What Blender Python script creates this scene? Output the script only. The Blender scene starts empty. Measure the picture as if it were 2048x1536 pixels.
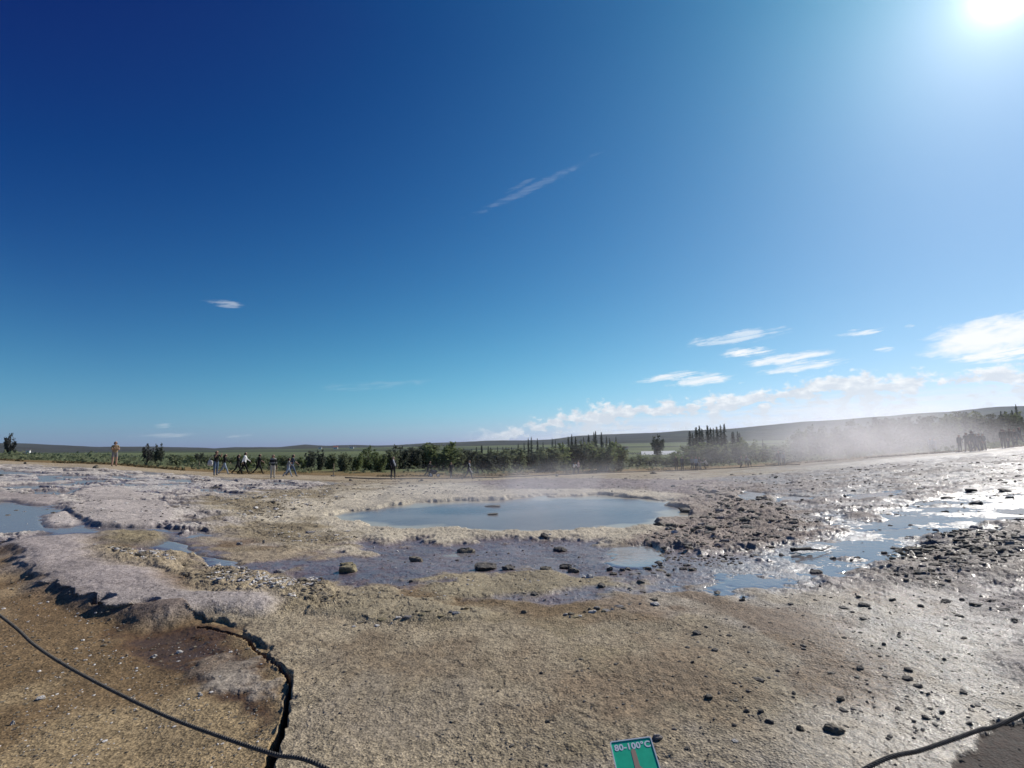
import bpy, bmesh, math, random
import numpy as np
from mathutils import Vector, Matrix

random.seed(7)
rng = np.random.default_rng(11)
R = math.radians
SC = bpy.context.scene
COL = SC.collection

# ------------------------------------------------------------------ camera
# survey of the photograph: 2048 x 1536 picture, focal length 1000 picture pixels
F, CX, CY = 1000.0, 1024.0, 768.0
CAM_H = 1.75
PITCH = math.atan(0.117)
ROLL = math.atan(40 / 2048)
_f = Vector((0, math.cos(PITCH), math.sin(PITCH)))
_u = Vector((0, -math.sin(PITCH), math.cos(PITCH)))
_r = Vector((1, 0, 0))
C_RIGHT = _r * math.cos(ROLL) - _u * math.sin(ROLL)
C_UP = _u * math.cos(ROLL) + _r * math.sin(ROLL)
C_FWD = _f
cam_data = bpy.data.cameras.new("camera")
cam_data.sensor_fit = 'HORIZONTAL'
cam_data.sensor_width = 36
cam_data.lens = 36 * F / 2048
cam_data.clip_start = 0.05
cam_data.clip_end = 60000
cam = bpy.data.objects.new("camera", cam_data)
m = Matrix((C_RIGHT, C_UP, -C_FWD)).transposed().to_4x4()
m.translation = Vector((0, 0, CAM_H))
cam.matrix_world = m
COL.objects.link(cam)
SC.camera = cam


def ray(px, py):
    return (C_RIGHT * ((px - CX) / F) - C_UP * ((py - CY) / F) + C_FWD)


SUN_DIR = ray(2014, -26).normalized()
SUN_EL = math.asin(SUN_DIR.z)
SUN_AZ = math.atan2(SUN_DIR.x, SUN_DIR.y)      # from +Y towards +X

# ------------------------------------------------------------------ view
SC.view_settings.view_transform = 'Standard'
SC.view_settings.look = 'None'
SC.view_settings.exposure = 0.0
SC.view_settings.gamma = 1.0
SC.cycles.max_bounces = 8
SC.cycles.transparent_max_bounces = 24
SC.cycles.volume_bounces = 2
SC.cycles.volume_step_rate = 1.0
SC.cycles.volume_max_steps = 256
SC.cycles.sample_clamp_indirect = 4.0
SC.cycles.use_denoising = True

# ------------------------------------------------------------------ sun
sl = bpy.data.lights.new("sun", 'SUN')
sl.energy = 4.7
sl.angle = R(0.53)
sl.color = (1.0, 0.95, 0.87)
so = bpy.data.objects.new("sun", sl)
so.rotation_euler = SUN_DIR.to_track_quat('Z', 'Y').to_euler()
COL.objects.link(so)


# ------------------------------------------------------------------ node helper
class NT:
    def __init__(s, tree):
        s.t = tree

    def n(s, typ, **kw):
        nd = s.t.nodes.new(typ)
        for k, v in kw.items():
            if k.startswith('i_'):
                key = k[2:]
                key = int(key) if key.isdigit() else key.replace('_', ' ')
                s.put(nd.inputs[key], v)
            else:
                setattr(nd, k, v)
        return nd

    def put(s, sock, v):
        if hasattr(v, 'is_output') or isinstance(v, bpy.types.NodeSocket):
            s.t.links.new(v, sock)
        else:
            sock.default_value = v

    def m(s, op, a, b=None, c=None, clamp=False):
        nd = s.t.nodes.new('ShaderNodeMath')
        nd.operation = op
        nd.use_clamp = clamp
        s.put(nd.inputs[0], a)
        if b is not None: s.put(nd.inputs[1], b)
        if c is not None: s.put(nd.inputs[2], c)
        return nd.outputs[0]

    def v(s, op, a, b=None):
        nd = s.t.nodes.new('ShaderNodeVectorMath')
        nd.operation = op
        s.put(nd.inputs[0], a)
        if b is not None: s.put(nd.inputs[1], b)
        return nd.outputs['Value'] if op in ('DOT_PRODUCT', 'LENGTH', 'DISTANCE') else nd.outputs[0]

    def rng(s, x, a, b, c=0.0, d=1.0, smooth=True):
        nd = s.t.nodes.new('ShaderNodeMapRange')
        nd.interpolation_type = 'SMOOTHSTEP' if smooth else 'LINEAR'
        for i, q in enumerate((x, a, b, c, d)):
            s.put(nd.inputs[i], q)
        return nd.outputs[0]

    def noise(s, vec, scale, detail=3.0, rough=0.55, dist=0.0):
        nd = s.t.nodes.new('ShaderNodeTexNoise')
        if vec is not None: s.put(nd.inputs['Vector'], vec)
        s.put(nd.inputs['Scale'], scale)
        s.put(nd.inputs['Detail'], detail)
        s.put(nd.inputs['Roughness'], rough)
        s.put(nd.inputs['Distortion'], dist)
        return nd.outputs['Fac']

    def mix(s, f, a, b, mode='MIX'):
        nd = s.t.nodes.new('ShaderNodeMix')
        nd.data_type = 'RGBA'
        nd.blend_type = mode
        nd.clamp_factor = True
        s.put(nd.inputs[0], f)
        s.put(nd.inputs[6], a)
        s.put(nd.inputs[7], b)
        return nd.outputs[2]

    def scale(s, vec, xyz):
        return s.v('MULTIPLY', vec, xyz)


def rgb(r, g, b):
    """sRGB 0..255 to linear RGBA"""
    def c(x):
        x /= 255
        return x / 12.92 if x <= 0.04045 else ((x + 0.055) / 1.055) ** 2.4
    return (c(r), c(g), c(b), 1)


# ------------------------------------------------------------------ sky
W = bpy.data.worlds.new("World")
SC.world = W
W.use_nodes = True
W.node_tree.nodes.clear()
w = NT(W.node_tree)
sky = w.n('ShaderNodeTexSky')
sky.sky_type = 'NISHITA'
sky.sun_disc = False
sky.sun_elevation = SUN_EL
sky.sun_rotation = SUN_AZ
sky.air_density = 1.0
sky.dust_density = 0.6
sky.ozone_density = 2.5
sky.altitude = 200
geo = w.n('ShaderNodeTexCoord')
D = geo.outputs['Generated']
sep = w.n('ShaderNodeSeparateXYZ', i_0=D)
dx, dy, dz = sep.outputs
azim = w.m('ARCTAN2', dx, dy)
elev = w.m('ARCSINE', dz)
cosang = w.v('DOT_PRODUCT', D, tuple(SUN_DIR))
ang = w.m('MULTIPLY', w.m('ARCCOSINE', w.m('MINIMUM', cosang, 1.0)), 180 / math.pi)
# the clear, polarised sky of the photograph: darker and bluer away from the sun, paler towards it
ar = w.m('MINIMUM', w.m('MULTIPLY', ang, math.pi / 180), 1.45)
er = w.m('MAXIMUM', w.m('MINIMUM', elev, 0.72), 0.0)
terms = [ar, w.m('MULTIPLY', ar, ar), er, w.m('MULTIPLY', er, er), w.m('MULTIPLY', ar, er), w.m('EXPONENT', w.m('DIVIDE', er, -0.06))]
CO = [[-0.45, -0.2309, 0.0667, -1.0026, 0.4489, -3.0003, 0.0653],
      [-0.93, 1.6696, -0.6709, 0.6095, 0.3414, -2.9149, -0.3909],
      [-0.4973, 0.6857, -0.2503, 0.4405, -0.0349, -1.0054, 0.5073]]
gains = []
for row in CO:
    e = row[0]
    for k, tm in zip(row[1:], terms):
        e = w.m('MULTIPLY_ADD', tm, k, e)
    gains.append(w.m('EXPONENT', e))
gainv = w.n('ShaderNodeCombineXYZ', i_0=gains[0], i_1=gains[1], i_2=gains[2]).outputs[0]
skyc = w.v('MAXIMUM', w.v('SUBTRACT', w.v('MULTIPLY', sky.outputs[0], gainv), (0.055, 0.055, 0.04)), (0.012, 0.02, 0.03))
aur = w.m('ADD', w.m('MULTIPLY', w.m('EXPONENT', w.m('DIVIDE', ang, -0.58)), 80.0),
          w.m('MULTIPLY', w.m('EXPONENT', w.m('DIVIDE', ang, -2.8)), 8.0))
aurc = w.v('SCALE', (0.95, 0.97, 1.0))
w.put(aurc.node.inputs['Scale'], aur)
skyc = w.v('ADD', skyc, aurc)


def az_el(px, py):
    d = ray(px, py).normalized()
    return math.atan2(d.x, d.y), math.asin(d.z)


AE = w.n('ShaderNodeCombineXYZ', i_0=azim, i_1=elev).outputs[0]
bil = w.noise(w.scale(AE, (38, 62, 1)), 1.0, 6, 0.58, 0.25)
rotn = w.n('ShaderNodeVectorRotate', i_0=AE)
rotn.rotation_type = 'Z_AXIS'
rotn.inputs['Angle'].default_value = -0.10
wsp = w.noise(w.scale(rotn.outputs[0], (13, 150, 1)), 1.0, 7, 0.66, 0.5)
wbr = w.noise(w.scale(AE, (30, 70, 1)), 1.0, 5, 0.6, 0.3)
lump = w.noise(w.scale(AE, (9, 3, 1)), 1.0, 2, 0.5)

CLOUD = (9.4, 9.6, 9.9, 1)


def wisp(p0, p1, width, dens, tex, lo, hi):
    """long soft streak of cloud between two survey points"""
    a0, e0 = az_el(*p0)
    a1, e1 = az_el(*p1)
    ca, ce = (a0 + a1) / 2, (e0 + e1) / 2
    L = math.hypot(a1 - a0, e1 - e0) / 2
    ux, uy = (a1 - a0) / (2 * L), (e1 - e0) / (2 * L)
    rel = w.v('SUBTRACT', AE, (ca, ce, 0))
    u = w.m('DIVIDE', w.v('DOT_PRODUCT', rel, (ux, uy, 0)), L)
    v = w.m('DIVIDE', w.v('DOT_PRODUCT', rel, (-uy, ux, 0)), width / F)
    q = w.m('ADD', w.m('ADD', w.m('MULTIPLY', u, u), w.m('MULTIPLY', v, v)), w.m('MULTIPLY', w.m('SUBTRACT', wbr, 0.5), 1.7))
    body = w.rng(q, 0.0, 1.0, 1.0, 0.0)
    s = w.m('MULTIPLY', w.rng(w.m('ADD', w.m('MULTIPLY', w.m('SUBTRACT', tex, 0.5), 1.5), w.m('ADD', 0.42, w.m('MULTIPLY', body, 0.30))), lo, hi), body)
    return w.m('MULTIPLY', s, dens)


parts = []
for p0, p1, wd, dn, lo, hi in [
    ((915, 440), (1215, 296), 10, 0.10, .30, .95),
    ((1000, 390), (1080, 350), 6, 0.08, .35, .9),
    ((400, 602), (500, 612), 9, 0.42, .5, .95),
    ((1355, 690), (1610, 655), 15, 0.6, .40, .85),
    ((1420, 712), (1560, 698), 11, 1.0, .38, .80),
    ((1465, 732), (1700, 700), 13, 0.9, .40, .84),
    ((1500, 748), (1720, 716), 12, 0.85, .42, .88),
    ((1250, 766), (1430, 738), 9, 0.85, .38, .8),
    ((1320, 768), (1480, 752), 15, 0.9, .36, .8),
    ((1650, 675), (1790, 655), 9, 0.9, .5, .85),
    ((1800, 658), (1835, 650), 6, 0.6, .5, .85),
    ((1740, 702), (1800, 695), 6, 0.7, .5, .85),
    ((1830, 702), (2160, 645), 36, 1.0, .22, .52),
    ((1860, 718), (2150, 690), 16, 1.0, .45, .7),
    ((300, 855), (350, 850), 8, 0.35, .5, .9),
    ((210, 876), (420, 868), 5, 0.30, .45, .9),
    ((440, 875), (520, 870), 4, 0.30, .45, .9),
    ((590, 780), (900, 760), 10, 0.12, .5, .9),
]:
    parts.append(wisp(p0, p1, wd, dn, wsp, lo, hi))
wisps = parts[0]
for p in parts[1:]:
    wisps = w.m('MAXIMUM', wisps, p)
# cumulus bank along the horizon, rising to the right
ramp = w.n('ShaderNodeFloatCurve')
cv = ramp.mapping.curves[0]
pts = [(-0.9, 0.0), (-0.35, 0.0), (-0.2, 0.013)]
for px, py in [(960, 858), (1060, 832), (1180, 806), (1280, 796), (1380, 790), (1520, 770), (1680, 742), (1800, 738), (1950, 722), (2048, 716)]:
    a, e = az_el(px, py)
    pts.append((a, e))
pts += [(1.1, pts[-1][1]), (1.6, 0.03)]
x0, x1 = -1.6, 1.6
while len(cv.points) < len(pts):
    cv.points.new(0.5, 0.0)
for cp, (a, e) in zip(cv.points, pts):
    cp.location = ((a - x0) / (x1 - x0), e * 5)
    cp.handle_type = 'AUTO_CLAMPED'
ramp.mapping.update()
w.put(ramp.inputs['Value'], w.rng(azim, x0, x1, 0, 1, False))
top = w.m('DIVIDE', ramp.outputs[0], 5.0)
hgt = w.m('DIVIDE', w.m('SUBTRACT', top, elev), 0.030)          # 0 at the top line, grows downwards
cum = w.rng(w.m('ADD', w.m('ADD', w.m('MULTIPLY', w.m('MINIMUM', hgt, 1.0), 0.55), w.m('MULTIPLY', w.m('SUBTRACT', bil, 0.5), 1.5)),
                w.m('MULTIPLY', w.m('SUBTRACT', lump, 0.5), 0.9)), 0.06, 0.40)
lay = w.noise(w.scale(AE, (10, 120, 1)), 1.0, 4, 0.6, 0.4)
thin = w.rng(w.m('ADD', hgt, -0.7), 0.0, 1.3, 0.0, 0.85)
thin = w.m('MULTIPLY', thin, w.rng(lay, 0.36, 0.60, 0.30, 1.0))
thin = w.m('MULTIPLY', thin, w.rng(azim, -0.25, 0.25))
lowcut = w.m('MULTIPLY', w.rng(hgt, .9, 2.2, 1.0, 0.85), w.rng(w.m('ADD', bil, w.m('MULTIPLY', w.m('SUBTRACT', lump, .5), .8)), w.rng(hgt, .3, 1.5, .08, .46), w.rng(hgt, .3, 1.5, .18, .62)))
cum = w.m('MULTIPLY', w.m('MULTIPLY', cum, lowcut), w.rng(azim, -0.12, 0.02))
bil2 = w.noise(w.scale(AE, (46, 80, 1)), 1.0, 5, 0.55, 0.2)
shade = w.rng(w.m('ADD', bil2, w.m('MULTIPLY', hgt, 0.22)), 0.42, 0.80, 0.0, 1.0)
cumcol = w.mix(shade, (9.6, 9.7, 9.8, 1), (6.6, 7.1, 7.8, 1))
skyc = w.mix(thin, skyc, (7.4, 8.1, 8.9, 1))
skyc = w.mix(w.m('MULTIPLY', cum, 0.93), skyc, cumcol)
skyc = w.mix(wisps, skyc, CLOUD)
bg = w.n('ShaderNodeBackground', i_Color=skyc, i_Strength=0.1)
wo = w.n('ShaderNodeOutputWorld')
W.node_tree.links.new(bg.outputs[0], wo.inputs[0])


# ================================================================== helpers
def tag(o, label=None, cat=None, group=None, kind=None):
    if label: o['label'] = label
    if cat: o['category'] = cat
    if group: o['group'] = group
    if kind: o['kind'] = kind
    return o


def link(name, me, parent=None):
    o = bpy.data.objects.new(name, me)
    COL.objects.link(o)
    if parent is not None: o.parent = parent
    return o


def np_mesh(name, V, Fq, mat=None, smooth=True, mi=None):
    """mesh from arrays; Fq is an (n,3) or (n,4) int array"""
    V = np.ascontiguousarray(V, dtype=np.float32)
    Fq = np.ascontiguousarray(Fq, dtype=np.int32)
    k = Fq.shape[1]
    me = bpy.data.meshes.new(name)
    me.vertices.add(len(V))
    me.vertices.foreach_set('co', V.ravel())
    me.loops.add(Fq.size)
    me.loops.foreach_set('vertex_index', Fq.ravel())
    me.polygons.add(len(Fq))
    me.polygons.foreach_set('loop_start', np.arange(0, Fq.size, k, dtype=np.int32))
    me.polygons.foreach_set('loop_total', np.full(len(Fq), k, dtype=np.int32))
    if mi is not None:
        me.polygons.foreach_set('material_index', np.ascontiguousarray(mi, dtype=np.int32))
    me.polygons.foreach_set('use_smooth', np.full(len(Fq), bool(smooth)))
    me.update(calc_edges=True)
    if mat is not None:
        for q in (mat if isinstance(mat, (list, tuple)) else [mat]):
            me.materials.append(q)
    return me


def attr(me, name, data, typ='FLOAT'):
    a = me.attributes.new(name, typ, 'POINT')
    if typ == 'FLOAT':
        a.data.foreach_set('value', np.ascontiguousarray(data, dtype=np.float32).ravel())
    else:
        if data.shape[1] == 3:
            data = np.concatenate([data, np.ones((len(data), 1))], 1)
        a.data.foreach_set('color', np.ascontiguousarray(data, dtype=np.float32).ravel())


def grid_faces(nr, nc, wrap=False):
    c = nc if wrap else nc - 1
    i = np.arange(nr - 1)[:, None] * nc
    j = np.arange(c)[None, :]
    j2 = (j + 1) % nc
    return np.stack([i + j, i + j2, i + nc + j2, i + nc + j], -1).reshape(-1, 4)


# ---- noise
def _hash(ix, iy, seed):
    h = (ix.astype(np.int64) * 374761393 + iy.astype(np.int64) * 668265263 + seed * 1442695041) & 0xFFFFFFFF
    h = ((h ^ (h >> 13)) * 1274126177) & 0xFFFFFFFF
    h = h ^ (h >> 16)
    return (h & 0xFFFF).astype(np.float32) / 65535.0


def vnoise(x, y, seed=0):
    xi = np.floor(x); yi = np.floor(y)
    fx = (x - xi).astype(np.float32); fy = (y - yi).astype(np.float32)
    xi = xi.astype(np.int64); yi = yi.astype(np.int64)
    u = fx * fx * fx * (fx * (fx * 6 - 15) + 10); v = fy * fy * fy * (fy * (fy * 6 - 15) + 10)
    a = _hash(xi, yi, seed); b = _hash(xi + 1, yi, seed)
    c = _hash(xi, yi + 1, seed); d = _hash(xi + 1, yi + 1, seed)
    return (a + (b - a) * u) * (1 - v) + (c + (d - c) * u) * v


def fbm(x, y, lam, octv=4, seed=0, gain=0.5):
    s = 0; amp = 1.0; tot = 0; f = 1.0 / lam
    for o in range(octv):
        ca, sa = math.cos(o * 1.1 + .3), math.sin(o * 1.1 + .3)
        s = s + amp * vnoise((x * ca - y * sa) * f + o * 17.3, (x * sa + y * ca) * f - o * 9.1, seed + o * 31)
        tot += amp; amp *= gain; f *= 2.03
    return s / tot


def worley(x, y, lam, seed=0):
    """distance to nearest and second nearest feature point, and a cell value"""
    X = x / lam; Y = y / lam
    xi = np.floor(X).astype(np.int64); yi = np.floor(Y).astype(np.int64)
    d1 = np.full(x.shape, 9.0, np.float32); d2 = d1.copy(); cid = np.zeros(x.shape, np.float32)
    for a in (-1, 0, 1):
        for b in (-1, 0, 1):
            cx = xi + a; cy = yi + b
            qx = cx + _hash(cx, cy, seed); qy = cy + _hash(cx, cy, seed + 5)
            d = np.hypot(X - qx, Y - qy).astype(np.float32)
            nearer = d < d1
            d2 = np.where(nearer, d1, np.minimum(d2, d))
            cid = np.where(nearer, _hash(cx, cy, seed + 9), cid)
            d1 = np.where(nearer, d, d1)
    return d1, d2, cid


def sstep(a, b, x):
    t = np.clip((x - a) / (b - a), 0, 1)
    return t * t * (3 - 2 * t)


# ================================================================== terrain
_tab = [(0, 36, 1.15), (228, 35, .65), (480, 38, -.32), (785, 39, -.9), (940, 44, -1.4), (1150, 52, -1.7), (1355, 61, -2.1),
        (1560, 57, -1.45), (1750, 50, -.5), (1960, 43, .25), (2048, 44, .5)]
_tt = np.array([(p[0] - CX) / F for p in _tab])
_rr = np.array([p[1] * math.hypot(1, (p[0] - CX) / F) for p in _tab])
_zz = np.array([p[2] for p in _tab])


def base_raw(x, y):
    """smooth lie of the land: level near the rope, falling to the pool, then rising or falling to the path and the plain"""
    x = np.asarray(x, float); y = np.asarray(y, float)
    r = np.hypot(x, y) + 1e-6
    az = np.arctan2(x, y)
    t = np.tan(np.clip(az, -0.85, 0.85))
    back = np.clip((np.abs(az) - 0.85) / 1.2, 0, 1)
    rp = np.interp(t, _tt, _rr); zp = np.interp(t, _tt, _zz) * (1 - back)
    s = np.clip((r - 4) / (rp - 4), 0, 1)
    zn = zp * s ** 1.2
    zf = CAM_H - (CAM_H - zp) * (np.maximum(r, rp) / rp) ** 0.25
    return np.where(r < rp, zn, zf)


POOL_C = None


def base(x, y):
    b = base_raw(x, y)
    if POOL_C is None: return b
    (cx, cy), (ra, rb), lvl_ = POOL_C
    e = np.sqrt(((np.asarray(x, float) - cx) / ra) ** 2 + ((np.asarray(y, float) - cy) / rb) ** 2)
    k = 1 - np.clip((e - 1.0) / .75, 0, 1)
    k = k * k * (3 - 2 * k)
    return b * (1 - k) + lvl_ * k


def path_r(x, y):
    az = np.arctan2(x, y)
    return np.interp(np.tan(np.clip(az, -0.85, 0.85)), _tt, _rr)


_marchd = np.exp(np.linspace(math.log(1.2), math.log(900), 1500))


def hit(px, py, dz=0.0):
    """survey point -> place on the ground"""
    d = ray(px, py)
    h = math.hypot(d.x, d.y)
    X = d.x / h * _marchd; Y = d.y / h * _marchd; Z = CAM_H + d.z / h * _marchd
    below = Z < base(X, Y) + dz
    if not below.any():
        i = len(_marchd) - 1
    else:
        i = int(np.argmax(below))
    if i == 0:
        return X[0], Y[0]
    a = (Z - base(X, Y) - dz)
    f = a[i - 1] / (a[i - 1] - a[i] + 1e-9)
    f = min(max(f, 0), 1)
    return X[i - 1] + (X[i] - X[i - 1]) * f, Y[i - 1] + (Y[i] - Y[i - 1]) * f


def at_depth(px, depth):
    """ground position straight under survey column px at a given distance along the view"""
    d = ray(px, 900)
    k = depth / d.y
    return d.x * k, depth


def smooth_poly(P, n=4, closed=True):
    P = [np.array(p, float) for p in P]
    out = []
    N = len(P)
    for i in range(N if closed else N - 1):
        if closed:
            p0, p1, p2, p3 = P[i - 1], P[i], P[(i + 1) % N], P[(i + 2) % N]
        else:
            p0, p1, p2, p3 = P[max(i - 1, 0)], P[i], P[i + 1], P[min(i + 2, N - 1)]
        for k in range(n):
            t = k / n
            out.append(0.5 * ((2 * p1) + (-p0 + p2) * t + (2 * p0 - 5 * p1 + 4 * p2 - p3) * t * t + (-p0 + 3 * p1 - 3 * p2 + p3) * t ** 3))
    if not closed: out.append(P[-1])
    return np.array(out)


def poly_sd(x, y, P):
    """signed distance to closed polygon, negative inside"""
    d = np.full(x.shape, 1e9, np.float32); ins = np.zeros(x.shape, bool)
    N = len(P)
    for i in range(N):
        ax, ay = P[i]; bx, by = P[(i + 1) % N]
        ex, ey = bx - ax, by - ay
        L = ex * ex + ey * ey + 1e-12
        t = np.clip(((x - ax) * ex + (y - ay) * ey) / L, 0, 1)
        d = np.minimum(d, np.hypot(x - ax - ex * t, y - ay - ey * t))
        c = ((ay > y) != (by > y)) & (x < (bx - ax) * (y - ay) / (by - ay + 1e-12) + ax)
        ins ^= c
    return np.where(ins, -d, d)


_w, _e, _n, _s = hit(690, 1026), hit(1352, 1016), hit(1080, 994), hit(1010, 1061)
POOL_C = (((_w[0] + _e[0]) / 2, (_n[1] + _s[1]) / 2), ((_e[0] - _w[0]) / 2 * 1.05, (_n[1] - _s[1]) / 2 * 1.1), 0.0)
POOL_C = (POOL_C[0], POOL_C[1], float(base_raw(np.array([POOL_C[0][0]]), np.array([POOL_C[0][1]]))[0]))


class Zone:
    def __init__(s, poly, dz=0.0, edge=0.03, warp=0.03, **kw):
        s.P = smooth_poly([hit(px, py, dz) for px, py in poly])
        s.dz, s.edge, s.warp, s.kw = dz, edge, warp, kw
        s.lo = s.P.min(0); s.hi = s.P.max(0)

    def mask(s, x, y):
        r = np.hypot(x, y)
        out = np.zeros(x.shape, np.float32)
        pad = 0.3 + 0.15 * float(np.hypot(*np.abs(s.P).max(0)))
        sel = (x > s.lo[0] - pad) & (x < s.hi[0] + pad) & (y > s.lo[1] - pad) & (y < s.hi[1] + pad)
        if not sel.any(): return out
        xs, ys, rs = x[sel], y[sel], r[sel]
        k = rs * s.warp
        lam = max(0.25, float(np.median(rs)) * 0.09)
        oc = s.kw.get('oct', 5)
        wx = xs + k * 2 * (fbm(xs, ys, lam, oc, 41, .55) - .5) * 2
        wy = ys + k * 2 * (fbm(xs, ys, lam, oc, 77, .55) - .5) * 2
        sd = poly_sd(wx, wy, s.P)
        e = s.edge * rs
        out[sel] = 1 - sstep(-e, e, sd)
        return out


C = lambda *a: np.array(rgb(*a)[:3])
# real surface colours of the geothermal ground
TAN, PALE, PINK = C(154, 140, 117), C(176, 167, 158), C(164, 154, 147)
GOLD, OCHRE, CREAM = C(148, 128, 97), C(150, 137, 107), C(204, 193, 165)
MAUVE, BROWN, GREY = C(118, 106, 104), C(84, 60, 34), C(128, 118, 114)
PATHC = C(160, 144, 120)

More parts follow.
